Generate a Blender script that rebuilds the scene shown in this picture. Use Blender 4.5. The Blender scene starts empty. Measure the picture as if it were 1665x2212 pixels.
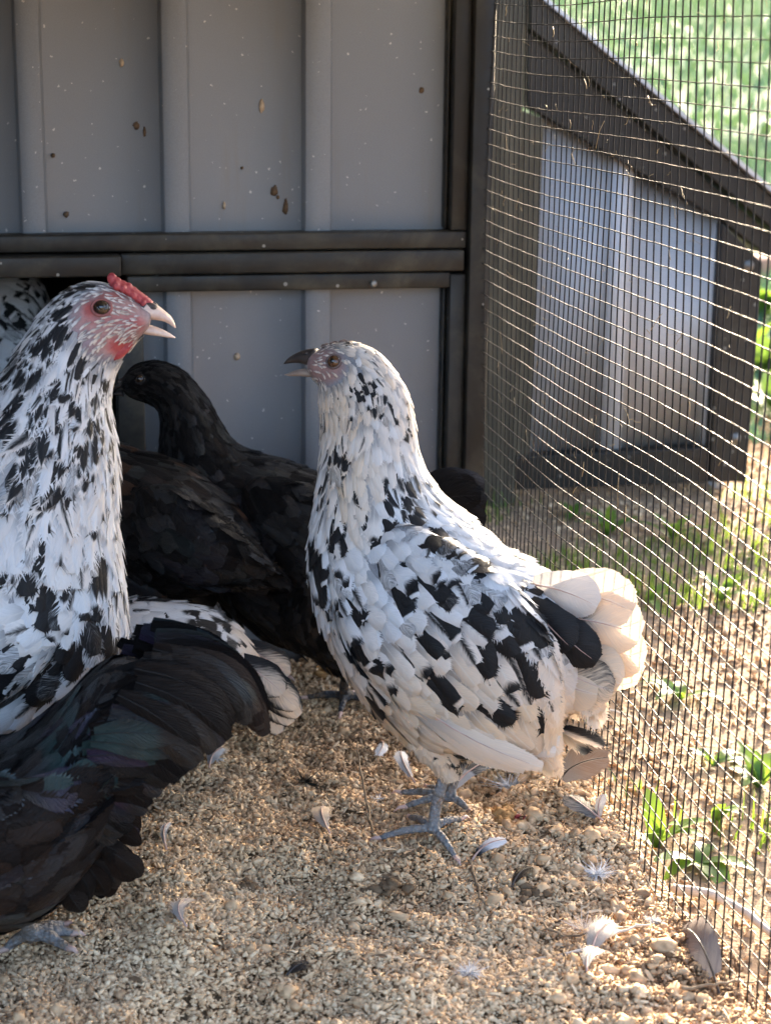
import bpy, math, random
import numpy as np
from mathutils import Matrix, Vector

random.seed(7)
rng = np.random.default_rng(7)
scene = bpy.context.scene
col = scene.collection

# ------------------------------------------------------------------ camera
W0, H0 = 1665.0, 2212.0            # size of the picture the measurements were taken on
FOC, YAW, PITCH, ROLL = 3908.6, 0.19223524, 0.26064414, -0.01227906
CAMH = 0.555
CAM = np.array([0.0, 0.0, CAMH])
_fwd = np.array([math.sin(YAW) * math.cos(PITCH), math.cos(YAW) * math.cos(PITCH), -math.sin(PITCH)])
_r = np.array([math.cos(YAW), -math.sin(YAW), 0.0])
_d = np.cross(_fwd, _r)
RIGHT = math.cos(ROLL) * _r + math.sin(ROLL) * _d
DOWN = -math.sin(ROLL) * _r + math.cos(ROLL) * _d
FWD = _fwd
cd = bpy.data.cameras.new('camera')
cam = bpy.data.objects.new('camera', cd)
col.objects.link(cam)
M = Matrix.Identity(4)
for i in range(3):
    M[i][0] = RIGHT[i]; M[i][1] = -DOWN[i]; M[i][2] = -FWD[i]; M[i][3] = CAM[i]
cam.matrix_world = M
cd.sensor_fit = 'HORIZONTAL'
cd.sensor_width = 36.0
cd.lens = FOC / W0 * 36.0
cd.clip_start = 0.02
cd.clip_end = 400.0
cd.dof.use_dof = True
cd.dof.focus_distance = 1.26
cd.dof.aperture_fstop = 15.0
scene.camera = cam

# ------------------------------------------------------------------ world, sun, exposure
SUN_AZ, SUN_EL = math.radians(29.5), math.radians(12.0)     # azimuth right of +Y
world = bpy.data.worlds.new('World')
scene.world = world
world.use_nodes = True
wn = world.node_tree.nodes
wn.clear()
sky = wn.new('ShaderNodeTexSky')
sky.sky_type = 'NISHITA'
sky.sun_disc = False
sky.sun_elevation = SUN_EL
sky.sun_rotation = SUN_AZ
sky.air_density = 0.65
sky.dust_density = 5.0
sky.ozone_density = 0.7
bg = wn.new('ShaderNodeBackground')
bg.inputs['Strength'].default_value = 0.15
wo = wn.new('ShaderNodeOutputWorld')
world.node_tree.links.new(sky.outputs[0], bg.inputs['Color'])
world.node_tree.links.new(bg.outputs[0], wo.inputs['Surface'])
sl = bpy.data.lights.new('sun', 'SUN')
sl.energy = 3.4
sl.angle = math.radians(0.5)
sl.color = (1.0, 0.84, 0.64)
sun = bpy.data.objects.new('sun', sl)
col.objects.link(sun)
to_sun = Vector((math.sin(SUN_AZ) * math.cos(SUN_EL), math.cos(SUN_AZ) * math.cos(SUN_EL), math.sin(SUN_EL)))
sun.rotation_euler = to_sun.to_track_quat('Z', 'Y').to_euler()
sun.location = (2, 4, 3)
scene.view_settings.view_transform = 'Standard'
scene.view_settings.look = 'None'
scene.view_settings.exposure = 3.2
scene.view_settings.gamma = 1.0
scene.view_settings.use_curve_mapping = False
scene.cycles.max_bounces = 5
scene.cycles.diffuse_bounces = 3
scene.cycles.glossy_bounces = 2
scene.cycles.transmission_bounces = 3
scene.cycles.caustics_reflective = False
scene.cycles.caustics_refractive = False
scene.cycles.transparent_max_bounces = 8

# ------------------------------------------------------------------ picture <-> place
def ray(x, y):
    return (x - W0 / 2) * RIGHT + (y - H0 / 2) * DOWN + FOC * FWD
def on_floor(x, y, z=0.0):
    v = ray(x, y); return CAM + v * ((z - CAMH) / v[2])
def on_y(x, y, Y):
    v = ray(x, y); return CAM + v * (Y / v[1])
def on_x(x, y, X):
    v = ray(x, y); return CAM + v * (X / v[0])
def project(P):
    q = np.asarray(P) - CAM
    z = q @ FWD
    return W0 / 2 + FOC * (q @ RIGHT) / z, H0 / 2 + FOC * (q @ DOWN) / z

# crops the measurements were read from -> common picture units
def c1(x, y): return 0.5016 * x, 489.5 + 0.5016 * y
def c2(x, y): return 575.9 + 0.5189 * x, 662.3 + 0.5189 * y
def c3(x, y): return 0.479 * x, 1151.8 + 0.479 * y
def c4(x, y): return 748.7 + 0.5503 * x, 1555.0 + 0.5503 * y

# ------------------------------------------------------------------ object helpers
def setp(o, label=None, cat=None, group=None, kind=None):
    if label: o['label'] = label
    if cat: o['category'] = cat
    if group: o['group'] = group
    if kind: o['kind'] = kind
    return o
def empty(name, loc=(0, 0, 0), rz=0.0):
    o = bpy.data.objects.new(name, None)
    o.empty_display_size = 0.05
    o.location = loc; o.rotation_euler = (0, 0, rz)
    col.objects.link(o)
    return o
def link(name, me, mat=None, parent=None):
    o = bpy.data.objects.new(name, me)
    col.objects.link(o)
    if mat is not None and len(me.materials) == 0: me.materials.append(mat)
    if parent is not None: o.parent = parent
    return o
def mesh_np(name, V, quads=None, tris=None, smooth=True, attrs=None):
    V = np.asarray(V, dtype=np.float32)
    q = np.zeros((0, 4), np.int32) if quads is None or len(quads) == 0 else np.asarray(quads, np.int32)
    t = np.zeros((0, 3), np.int32) if tris is None or len(tris) == 0 else np.asarray(tris, np.int32)
    me = bpy.data.meshes.new(name)
    me.vertices.add(len(V)); me.vertices.foreach_set('co', V.ravel())
    loops = np.concatenate([q.ravel(), t.ravel()]).astype(np.int32)
    starts = np.concatenate([np.arange(len(q)) * 4, len(q) * 4 + np.arange(len(t)) * 3]).astype(np.int32)
    me.loops.add(len(loops)); me.loops.foreach_set('vertex_index', loops)
    me.polygons.add(len(starts)); me.polygons.foreach_set('loop_start', starts)
    me.update(calc_edges=True)
    if smooth: me.polygons.foreach_set('use_smooth', np.ones(len(starts), bool))
    for k, a in (attrs or {}).items():
        a = np.asarray(a, np.float32)
        if a.ndim == 1:
            at = me.attributes.new(k, 'FLOAT', 'POINT'); at.data.foreach_set('value', a)
        elif a.shape[1] == 3:
            at = me.attributes.new(k, 'FLOAT_VECTOR', 'POINT'); at.data.foreach_set('vector', a.ravel())
        else:
            at = me.attributes.new(k, 'FLOAT_COLOR', 'POINT'); at.data.foreach_set('color', a.ravel())
    me.validate()
    return me
class Acc:
    def __init__(s): s.V = []; s.Q = []; s.T = []; s.A = {}; s.n = 0
    def add(s, V, Q=None, T=None, **attrs):
        V = np.asarray(V, float).reshape(-1, 3)
        s.V.append(V)
        if Q is not None and len(Q): s.Q.append(np.asarray(Q, int) + s.n)
        if T is not None and len(T): s.T.append(np.asarray(T, int) + s.n)
        for k, a in attrs.items(): s.A.setdefault(k, []).append(np.asarray(a, float))
        s.n += len(V)
    def mesh(s, name, smooth=True):
        return mesh_np(name, np.concatenate(s.V), np.concatenate(s.Q) if s.Q else None,
                       np.concatenate(s.T) if s.T else None, smooth,
                       {k: np.concatenate(a) for k, a in s.A.items()})
def box_vf(x0, x1, y0, y1, z0, z1):
    V = [(x, y, z) for x in (x0, x1) for y in (y0, y1) for z in (z0, z1)]
    Q = [(0, 1, 3, 2), (4, 6, 7, 5), (0, 4, 5, 1), (2, 3, 7, 6), (0, 2, 6, 4), (1, 5, 7, 3)]
    return np.array(V, float), np.array(Q)
def bevel_obj(o, w=0.002, seg=2):
    m = o.modifiers.new('bevel', 'BEVEL'); m.width = w; m.segments = seg; m.limit_method = 'ANGLE'
    return o
def box(name, x0, x1, y0, y1, z0, z1, mat, parent=None, bev=0.0015):
    V, Q = box_vf(x0, x1, y0, y1, z0, z1)
    o = link(name, mesh_np(name, V, Q, smooth=False), mat, parent)
    if bev: bevel_obj(o, bev)
    return o
def prism(name, poly, y0, y1, mat, parent=None, bev=0.0015):
    """polygon in XZ pushed from y0 to y1"""
    n = len(poly)
    V = [(x, y0, z) for x, z in poly] + [(x, y1, z) for x, z in poly]
    F = [tuple(range(n)), tuple(range(2 * n - 1, n - 1, -1))] + [(i, n + i, n + (i + 1) % n, (i + 1) % n) for i in range(n)]
    me = bpy.data.meshes.new(name); me.from_pydata(V, [], F)
    import bmesh
    bm = bmesh.new(); bm.from_mesh(me); bmesh.ops.recalc_face_normals(bm, faces=bm.faces); bm.to_mesh(me); bm.free()
    o = link(name, me, mat, parent)
    if bev: bevel_obj(o, bev)
    return o
def tube_vf(P, R, n=8, flat=None):
    """tube along points P with radii R; ends closed to a point"""
    P = np.asarray(P, float); R = np.broadcast_to(np.asarray(R, float), (len(P),))
    T = np.gradient(P, axis=0); T /= np.linalg.norm(T, axis=1)[:, None] + 1e-12
    up = np.array([0, 0, 1.0])
    if abs(T[0] @ up) > 0.9: up = np.array([1.0, 0, 0])
    V = []
    a = np.linspace(0, 2 * np.pi, n, endpoint=False)
    for i in range(len(P)):
        s = np.cross(T[i], up); s /= np.linalg.norm(s) + 1e-12
        b = np.cross(s, T[i])
        up = b
        V.append(P[i] + R[i] * (np.cos(a)[:, None] * s + np.sin(a)[:, None] * b))
    V = np.concatenate(V + [P[:1] - T[:1] * R[0] * .6, P[-1:] + T[-1:] * R[-1] * .6])
    k = np.arange(n); Q = []
    for i in range(len(P) - 1):
        Q.append(np.stack([i * n + k, i * n + (k + 1) % n, (i + 1) * n + (k + 1) % n, (i + 1) * n + k], 1))
    e0, e1 = len(P) * n, len(P) * n + 1
    Tt = np.concatenate([np.stack([np.full(n, e0), (k + 1) % n, k], 1),
                         np.stack([np.full(n, e1), (len(P) - 1) * n + k, (len(P) - 1) * n + (k + 1) % n], 1)])
    return V, np.concatenate(Q), Tt
def ball_vf(c, r, nu=12, nv=8):
    c = np.asarray(c, float); r = np.broadcast_to(np.asarray(r, float), (3,))
    th = np.linspace(0, np.pi, nv + 1)[1:-1]; ph = np.linspace(0, 2 * np.pi, nu, endpoint=False)
    V = np.array([[np.sin(t) * np.cos(p), np.sin(t) * np.sin(p), np.cos(t)] for t in th for p in ph] + [[0, 0, 1], [0, 0, -1]])
    k = np.arange(nu); Q = []
    for i in range(nv - 2):
        Q.append(np.stack([i * nu + k, (i + 1) * nu + k, (i + 1) * nu + (k + 1) % nu, i * nu + (k + 1) % nu], 1))
    a, b = len(V) - 2, len(V) - 1
    T = np.concatenate([np.stack([np.full(nu, a), k, (k + 1) % nu], 1),
                        np.stack([np.full(nu, b), (nv - 2) * nu + (k + 1) % nu, (nv - 2) * nu + k], 1)])
    return c + V * r, np.concatenate(Q), T

# cheap smooth value noise for numpy
_tab = rng.random((64, 64))
def vnoise(x, y, s=1.0, o=0.0):
    x = np.asarray(x) * s + 17.3 + o; y = np.asarray(y) * s + 9.1 + o * 1.7
    xi = np.floor(x).astype(int); yi = np.floor(y).astype(int)
    fx = x - xi; fy = y - yi
    fx = fx * fx * (3 - 2 * fx); fy = fy * fy * (3 - 2 * fy)
    g = lambda a, b: _tab[a % 64, b % 64]
    return (g(xi, yi) * (1 - fx) + g(xi + 1, yi) * fx) * (1 - fy) + (g(xi, yi + 1) * (1 - fx) + g(xi + 1, yi + 1) * fx) * fy

# ------------------------------------------------------------------ materials
class NT:
    def __init__(s, name):
        s.mat = bpy.data.materials.new(name); s.mat.use_nodes = True
        s.t = s.mat.node_tree; s.n = s.t.nodes; s.n.clear()
        s.out = s.n.new('ShaderNodeOutputMaterial')
    def node(s, typ, **kw):
        nd = s.n.new('ShaderNode' + typ)
        for k, v in kw.items(): setattr(nd, k, v)
        return nd
    def put(s, sock, v):
        if hasattr(v, 'is_linked') or isinstance(v, bpy.types.NodeSocket): s.t.links.new(v, sock)
        elif v is not None:
            if sock.type == 'RGBA' and len(v) == 3: v = (*v, 1)
            sock.default_value = v
    def math(s, op, a, b=None, c=None, clamp=False):
        nd = s.node('Math', operation=op, use_clamp=clamp)
        s.put(nd.inputs[0], a)
        if b is not None: s.put(nd.inputs[1], b)
        if c is not None: s.put(nd.inputs[2], c)
        return nd.outputs[0]
    def mix(s, f, a, b, blend='MIX'):
        nd = s.node('Mix', data_type='RGBA', blend_type=blend)
        s.put(nd.inputs[0], f); s.put(nd.inputs[6], a); s.put(nd.inputs[7], b)
        return nd.outputs[2]
    def ramp(s, f, lo, hi, a=0.0, b=1.0, smooth=True):
        nd = s.node('MapRange', interpolation_type='SMOOTHSTEP' if smooth else 'LINEAR')
        s.put(nd.inputs[0], f)
        for i, v in zip((1, 2, 3, 4), (lo, hi, a, b)): s.put(nd.inputs[i], v)
        return nd.outputs[0]
    def attr(s, name, out='Fac'):
        return s.node('Attribute', attribute_name=name).outputs[out]
    def obj(s): return s.node('TexCoord').outputs['Object']
    def noise(s, vec, scale, detail=3, rough=0.55, dist=0.0):
        nd = s.node('TexNoise'); s.put(nd.inputs['Vector'], vec)
        nd.inputs['Scale'].default_value = scale; nd.inputs['Detail'].default_value = detail
        nd.inputs['Roughness'].default_value = rough; nd.inputs['Distortion'].default_value = dist
        return nd.outputs['Fac']
    def voro(s, vec, scale, feature='F1', out='Distance'):
        nd = s.node('TexVoronoi', feature=feature); s.put(nd.inputs['Vector'], vec)
        nd.inputs['Scale'].default_value = scale
        return nd.outputs[out]
    def vmul(s, vec, v):
        nd = s.node('VectorMath', operation='MULTIPLY'); s.put(nd.inputs[0], vec); s.put(nd.inputs[1], v)
        return nd.outputs[0]
    def bump(s, h, strength=0.3, dist=0.001):
        nd = s.node('Bump'); s.put(nd.inputs['Height'], h)
        nd.inputs['Strength'].default_value = strength; nd.inputs['Distance'].default_value = dist
        return nd.outputs[0]
    def bsdf(s, color, rough=0.6, normal=None, metallic=0.0, spec=0.5, sss=0.0, sheen=0.0, translucent=None, tfac=0.0):
        p = s.node('BsdfPrincipled')
        s.put(p.inputs['Base Color'], color); s.put(p.inputs['Roughness'], rough)
        s.put(p.inputs['Metallic'], metallic); s.put(p.inputs['Specular IOR Level'], spec)
        if sss:
            p.inputs['Subsurface Weight'].default_value = sss; p.inputs['Subsurface Radius'].default_value = (.006, .002, .001)
            p.inputs['Subsurface Scale'].default_value = 1.0
        if sheen: p.inputs['Sheen Weight'].default_value = sheen
        if normal is not None: s.put(p.inputs['Normal'], normal)
        sh = p.outputs[0]
        if translucent is not None:
            tr = s.node('BsdfTranslucent'); s.put(tr.inputs['Color'], translucent)
            mx = s.node('MixShader'); s.put(mx.inputs[0], tfac)
            s.t.links.new(sh, mx.inputs[1]); s.t.links.new(tr.outputs[0], mx.inputs[2]); sh = mx.outputs[0]
        s.t.links.new(sh, s.out.inputs['Surface'])
        return s.mat

def mat_panel(name='painted_steel_sheet', ca=(.158, .170, .185), cb=(.202, .216, .233)):
    m = NT(name); o = m.obj()
    n1 = m.noise(o, 6, 4, .6); n2 = m.noise(m.vmul(o, (60, 60, 6)), 1.0, 3)
    c = m.mix(n1, ca, cb)
    c = m.mix(m.ramp(n2, .55, .8, 0, .06), c, (.22, .205, .18))
    nq = m.node('TexNoise'); m.put(nq.inputs['Vector'], o); nq.inputs['Scale'].default_value = 400
    oq = m.node('VectorMath', operation='ADD'); m.put(oq.inputs[0], o); m.put(oq.inputs[1], m.vmul(nq.outputs['Color'], (.004, .004, .004)))
    v = m.voro(oq.outputs[0], 190); v2 = m.voro(oq.outputs[0], 190, out='Color')
    rnd = m.node('SeparateColor'); m.put(rnd.inputs[0], v2)
    size = m.ramp(rnd.outputs[0], .70, 1.0, 0.0, .17)
    spot = m.math('LESS_THAN', v, size)
    c = m.mix(m.math('MULTIPLY', spot, .8), c, (.62, .60, .56))
    od = m.node('VectorMath', operation='ADD'); m.put(od.inputs[0], m.vmul(o, (1, 1, .55)))
    nz = m.node('TexNoise'); m.put(nz.inputs['Vector'], o); nz.inputs['Scale'].default_value = 130
    m.put(od.inputs[1], m.vmul(nz.outputs['Color'], (.016, .016, .016)))
    w = m.voro(od.outputs[0], 15); wc = m.node('SeparateColor'); m.put(wc.inputs[0], m.voro(od.outputs[0], 15, out='Color'))
    blot = m.math('LESS_THAN', w, m.ramp(wc.outputs[1], .62, 1.0, 0, .075))
    c = m.mix(m.math('MULTIPLY', blot, m.ramp(m.noise(o, 200, 2), .35, .6, .2, .85)), c, m.mix(m.ramp(wc.outputs[2], .4, .6), (.11, .075, .045), (.34, .27, .19)))
    gr = m.noise(o, 1400, 2, .7); ds = m.noise(m.vmul(o, (40, 40, 3)), 1.0, 4, .7)
    c = m.mix(m.ramp(gr, .35, .65, 0, .35), c, m.mix(.5, c, (.02, .02, .02)))
    c = m.mix(m.math('MULTIPLY', m.ramp(ds, .5, .75, 0, .5), m.ramp(n1, .4, .65)), c, (.17, .15, .125))
    return m.bsdf(c, m.ramp(n1, .3, .7, .36, .5), m.bump(n1, .08, .003), spec=.5)
def mat_frame(name='bronze_painted_steel', dustmax=.4):
    m = NT(name); o = m.obj()
    n1 = m.noise(o, 9, 5, .65, .4); n2 = m.noise(o, 60, 4, .65); n3 = m.noise(o, 3.5, 2)
    dust = m.math('MULTIPLY', m.ramp(m.math('ADD', n1, m.math('MULTIPLY', n3, .6)), .72, .95), m.ramp(n2, .25, .6))
    c = m.mix(n2, (.010, .009, .008), (.020, .018, .015))
    c = m.mix(m.math('MULTIPLY', dust, dustmax), c, (.12, .105, .072))
    v = m.voro(o, 110); rc = m.node('SeparateColor'); m.put(rc.inputs[0], m.voro(o, 110, out='Color'))
    spot = m.math('LESS_THAN', v, m.ramp(rc.outputs[0], .8, 1.0, 0, .2))
    c = m.mix(m.math('MULTIPLY', spot, .5), c, (.5, .48, .43))
    return m.bsdf(c, m.ramp(n2, .3, .7, .38, .6), m.bump(n2, .25, .0008), spec=.32)
def mat_simple(name, a, b, scale=30, rough=.6, bump=.2, dist=.001, spec=.4, metallic=0.0, stretch=None):
    m = NT(name); o = m.obj()
    if stretch: o = m.vmul(o, stretch)
    n = m.noise(o, scale, 4, .6)
    return m.bsdf(m.mix(m.ramp(n, .25, .75), a, b), rough, m.bump(n, bump, dist), metallic, spec)
def mat_wire():
    m = NT('dark_coated_wire'); o = m.obj()
    n = m.noise(o, 120, 3)
    c = m.mix(m.ramp(n, .45, .75), (.010, .0095, .0095), (.035, .031, .027))
    return m.bsdf(c, m.ramp(n, .3, .7, .5, .75), m.bump(n, .4, .0005), metallic=.05, spec=.3)

def mat_feather_mottled(name='mottled_feather', wa=(.78, .79, .805), wb=(.78, .59, .39)):
    m = NT(name); fu = m.attr('fuv', 'Vector')
    sp = m.node('SeparateXYZ'); m.put(sp.inputs[0], fu); t, c, r = sp.outputs
    ac = m.math('ABSOLUTE', c)
    b = m.math('SUBTRACT', m.math('MULTIPLY', t, 26.0), m.math('MULTIPLY', ac, 9.0))
    cv = m.node('CombineXYZ'); m.put(cv.inputs[0], b); m.put(cv.inputs[1], m.math('MULTIPLY', c, 1.2)); m.put(cv.inputs[2], m.math('MULTIPLY', r, 60.0))
    st = m.noise(cv.outputs[0], 1.6, 3, .6)
    ink = m.math('ADD', m.attr('ink'), m.math('MULTIPLY', m.math('SUBTRACT', st, .5), 1.1))
    k = m.ramp(ink, -.38, .34)
    w = m.mix(m.attr('tint'), wa, wb)
    w = m.mix(m.math('MULTIPLY', m.ramp(r, 0, 1, 0, .42, False), 1.0), w, m.mix(.5, w, (.30, .31, .34)))
    w = m.mix(m.ramp(st, .35, .7, .0, .22), w, (.36, .36, .37))
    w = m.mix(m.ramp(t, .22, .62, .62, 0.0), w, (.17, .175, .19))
    shaft = m.ramp(ac, .03, .10, .35, 0.0)
    w = m.mix(shaft, w, (.75, .72, .66))
    bk = m.mix(m.ramp(st, .4, .75), (.006, .006, .007), (.016, .015, .015))
    colr = m.mix(k, w, bk)
    tf = m.ramp(k, 0, 1, .22, .04, False)
    return m.bsdf(colr, m.ramp(k, 0, 1, .65, .5, False), m.bump(st, .4, .0014), spec=.22, sheen=0, translucent=colr, tfac=tf)
def mat_feather_black(name='black_feather', iridk=.75):
    m = NT(name); fu = m.attr('fuv', 'Vector')
    sp = m.node('SeparateXYZ'); m.put(sp.inputs[0], fu); t, c, r = sp.outputs
    ac = m.math('ABSOLUTE', c)
    b = m.math('SUBTRACT', m.math('MULTIPLY', t, 26.0), m.math('MULTIPLY', ac, 9.0))
    cv = m.node('CombineXYZ'); m.put(cv.inputs[0], b); m.put(cv.inputs[1], m.math('MULTIPLY', c, 1.2)); m.put(cv.inputs[2], m.math('MULTIPLY', r, 60.0))
    st = m.noise(cv.outputs[0], 1.6, 3, .6)
    o = m.obj(); n = m.noise(o, 14, 2)
    base = m.mix(m.ramp(st, .35, .7), (.0022, .0022, .0026), (.0075, .0072, .0074))
    irid = m.mix(m.ramp(r, .3, .8), (.006, .034, .034), (.022, .012, .036))  # green and purple sheen glints painted into the base colour
    fr = m.math('FRACT', m.math('MULTIPLY', r, 7.31))
    im = m.math('MULTIPLY', m.ramp(n, .42, .58), m.ramp(fr, .45, .62))
    base = m.mix(m.math('MULTIPLY', im, iridk), base, irid)
    base = m.mix(m.attr('tint'), base, m.mix(r, (.050, .028, .018), (.018, .014, .013)))
    base = m.mix(m.ramp(ac, .02, .08, .12, 0.0), base, (.03, .027, .027))
    return m.bsdf(base, m.ramp(st, .3, .7, .27, .5), m.bump(st, .9, .0018), spec=m.ramp(fr, .2, .9, .06, .34))
def mat_body():
    m = NT('bird_skin'); o = m.obj()
    c = m.attr('bcol', 'Color'); leg = m.attr('legm')
    n = m.noise(o, 420, 3, .6)
    v = m.voro(m.vmul(o, (1, 1, 1.0)), 330)
    c = m.mix(m.math('MULTIPLY', m.ramp(n, .4, .7), .35), c, m.mix(.6, c, (.04, .02, .02)))
    c = m.mix(m.math('MULTIPLY', leg, m.ramp(v, .25, .6, 0, .35)), c, (.09, .095, .105))
    mud = m.math('MULTIPLY', leg, m.ramp(m.noise(o, 70, 4, .7), .48, .66, 0, .75))
    c = m.mix(mud, c, (.17, .115, .07))
    h = m.math('ADD', m.math('MULTIPLY', n, .5), m.math('MULTIPLY', m.math('MULTIPLY', leg, v), -1.2))
    return m.bsdf(c, .6, m.bump(h, .9, .0016), spec=.3)
def mat_chip():
    m = NT('bedding_chip'); a = m.attr('tone'); o = m.obj()
    n = m.noise(o, 300, 2)
    rp = m.node('ValToRGB'); m.put(rp.inputs[0], a)
    e = rp.color_ramp.elements
    e[0].position = 0; e[0].color = (.13, .078, .042, 1); e[1].position = 1; e[1].color = (.82, .61, .385, 1)
    for p, cc in ((.16, (.33, .20, .11)), (.42, (.57, .37, .205)), (.72, (.69, .475, .28))):
        q = e.new(p); q.color = (*cc, 1)
    c = m.mix(m.ramp(n, .4, .8, 0, .35), rp.outputs[0], (.22, .145, .085))
    return m.bsdf(c, .85, m.bump(n, .4, .0006), spec=.2)
def mat_floor():
    m = NT('bedding_base'); o = m.obj()
    n = m.noise(o, 160, 5, .7); n2 = m.noise(o, 12, 3)
    c = m.mix(n, (.14, .09, .05), (.46, .31, .17)); c = m.mix(m.ramp(n2, .4, .8, 0, .5), c, (.17, .12, .075))
    return m.bsdf(c, .9, m.bump(n, .8, .004), spec=.15)
def mat_ground():
    m = NT('lawn_and_soil'); o = m.obj()
    sp = m.node('SeparateXYZ'); m.put(sp.inputs[0], o)
    n = m.noise(o, 90, 5, .7); n2 = m.noise(o, 5, 4, .6); n3 = m.noise(o, 1.1, 4, .6); nb = m.noise(o, 30, 3)
    soil = m.mix(n, (.16, .10, .06), (.44, .32, .21))
    grass = m.mix(nb, (.045, .10, .04), (.08, .17, .075)); grass = m.mix(m.ramp(n3, .35, .7), grass, (.06, .17, .10))
    d = m.ramp(sp.outputs[1], 2.2, 4.2, 0.0, 1.0)
    mask = m.ramp(m.math('ADD', n2, m.math('MULTIPLY', d, .8)), .58, .82)
    return m.bsdf(m.mix(mask, soil, grass), .9, m.bump(n, .7, .006), spec=.1)
def mat_leaf(name, a, b, tf=.4):
    m = NT(name); r = m.attr('tone'); o = m.obj(); n = m.noise(o, 40, 2)
    c = m.mix(r, a, b); c = m.mix(m.ramp(n, .4, .8, 0, .3), c, m.mix(.5, c, (.02, .03, .01)))
    t = m.mix(.5, c, (.30, .42, .03))
    return m.bsdf(c, .5, None, spec=.3, translucent=t, tfac=tf)
PANEL = mat_panel(); PANEL2 = mat_panel('pale_steel_sheet', (.46, .455, .46), (.54, .535, .535)); FRAME2 = mat_frame('shed_frame_paint', .2); FRAME = mat_frame(); WIRE = mat_wire()
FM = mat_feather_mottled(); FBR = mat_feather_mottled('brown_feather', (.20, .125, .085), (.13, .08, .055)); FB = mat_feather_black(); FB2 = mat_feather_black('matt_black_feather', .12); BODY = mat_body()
CHIP = mat_chip(); FLOORM = mat_floor(); GROUNDM = mat_ground()
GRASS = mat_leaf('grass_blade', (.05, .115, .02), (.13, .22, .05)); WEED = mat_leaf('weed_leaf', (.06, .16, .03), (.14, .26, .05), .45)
DRY = mat_leaf('dry_straw', (.25, .17, .09), (.42, .32, .19), .1)
HEDGE = mat_leaf('hedge_leaf', (.11, .20, .14), (.18, .28, .19), .45)
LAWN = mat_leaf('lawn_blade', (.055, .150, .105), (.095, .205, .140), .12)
NEARBLACK = mat_simple('near_black_matt', (.006, .006, .006), (.012, .012, .012), rough=.8)
BOARD = mat_simple('weathered_board', (.055, .05, .036), (.13, .115, .08), 14, .75, .5, .002, .2, stretch=(8, 8, .6))
ZINC = mat_simple('zinc_screw', (.12, .115, .105), (.28, .27, .25), 200, .4, .2, .0004, .5, .6)
ROOFM = mat_simple('roof_sheet', (.40, .41, .43), (.55, .56, .58), 12, .35, .1, .002, .5, .2)
HORN = mat_simple('pale_beak_horn', (.50, .34, .28), (.66, .52, .43), 160, .5, .25, .0005, .5)
GREYHORN = mat_simple('grey_beak_horn', (.16, .125, .105), (.34, .27, .22), 90, .38, .15, .0005, .5)
DARKHORN = mat_simple('dark_beak_horn', (.018, .014, .013), (.05, .038, .033), 150, .5, .25, .0005, .5)
COMB = mat_simple('red_comb_skin', (.24, .025, .03), (.38, .065, .065), 320, .5, .6, .001, .35)
CLAW = mat_simple('claw_horn', (.42, .26, .21), (.6, .42, .35), 150, .4, .1, .0005, .4)
EYE = mat_simple('dark_brown_eye', (.045, .018, .007), (.10, .042, .016), 300, .06, 0, .0001, .6)
EYED = mat_simple('near_black_eye', (.010, .006, .004), (.03, .014, .008), 300, .06, 0, .0001, .6)
PUPIL = mat_simple('black_pupil', (.002, .002, .002), (.003, .003, .003), 10, .04, 0, .0001, .8)
TWIG = mat_simple('dry_twig', (.12, .08, .05), (.30, .22, .14), 60, .8, .4, .001, .2)
STICK = mat_simple('bleached_stick', (.5, .44, .37), (.66, .6, .52), 60, .75, .4, .001, .2)
BRICK = mat_simple('terracotta', (.40, .20, .13), (.52, .30, .2), 60, .85, .4, .001, .2)
BARK = mat_simple('bark', (.05, .04, .03), (.12, .09, .07), 20, .9, .6, .01, .2)
TONGUE = mat_simple('mouth_lining', (.10, .05, .05), (.2, .1, .09), 80, .45, .1, .0005, .4)

# ================================================================== SETTING
YW = 1.5576           # front face of the coop wall sheet
XM = 0.3885           # plane of the wire mesh
YS = 2.16             # front of the lean-to shed

def bed_h(x, y):
    x = np.asarray(x, float); y = np.asarray(y, float)
    h = (vnoise(x, y, 9, 1) - .5) * .018 + (vnoise(x, y, 24, 5) - .5) * .014 + (vnoise(x, y, 60, 9) - .5) * .008
    return h + .012 * np.exp(-((x - XM + .02) / .05) ** 2)

# ground: one sheet to the horizon, finer near the run
gx = np.concatenate([np.linspace(-200, -3, 12), np.linspace(-2.5, 4.5, 71), np.linspace(6, 200, 14)])
gy = np.concatenate([np.linspace(-200, -2, 10), np.linspace(-1.5, 6, 76), np.linspace(8, 260, 22)])
GX, GY = np.meshgrid(gx, gy, indexing='ij')
def out_h(x, y):
    near = np.clip((6 - np.abs(y - 2)) / 6, 0, 1)
    return -.018 + near * ((vnoise(x, y, 5, 3) - .5) * .02) + .046 * np.clip(np.asarray(y) - 6, 0, 70)
GZ = out_h(GX, GY)
inside = (GX < XM - .03) & (GY < YW + 1.0) & (GX > -1.6)
GZ = np.where(inside, -.035, GZ)
ii, jj = np.meshgrid(np.arange(len(gx) - 1), np.arange(len(gy) - 1), indexing='ij')
ny = len(gy)
gq = np.stack([ii * ny + jj, (ii + 1) * ny + jj, (ii + 1) * ny + jj + 1, ii * ny + jj + 1], -1).reshape(-1, 4)
g = link('ground', mesh_np('ground', np.stack([GX, GY, GZ], -1).reshape(-1, 3), gq), GROUNDM)
setp(g, 'sunlit soil and short lawn outside the wire', kind='structure')

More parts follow.
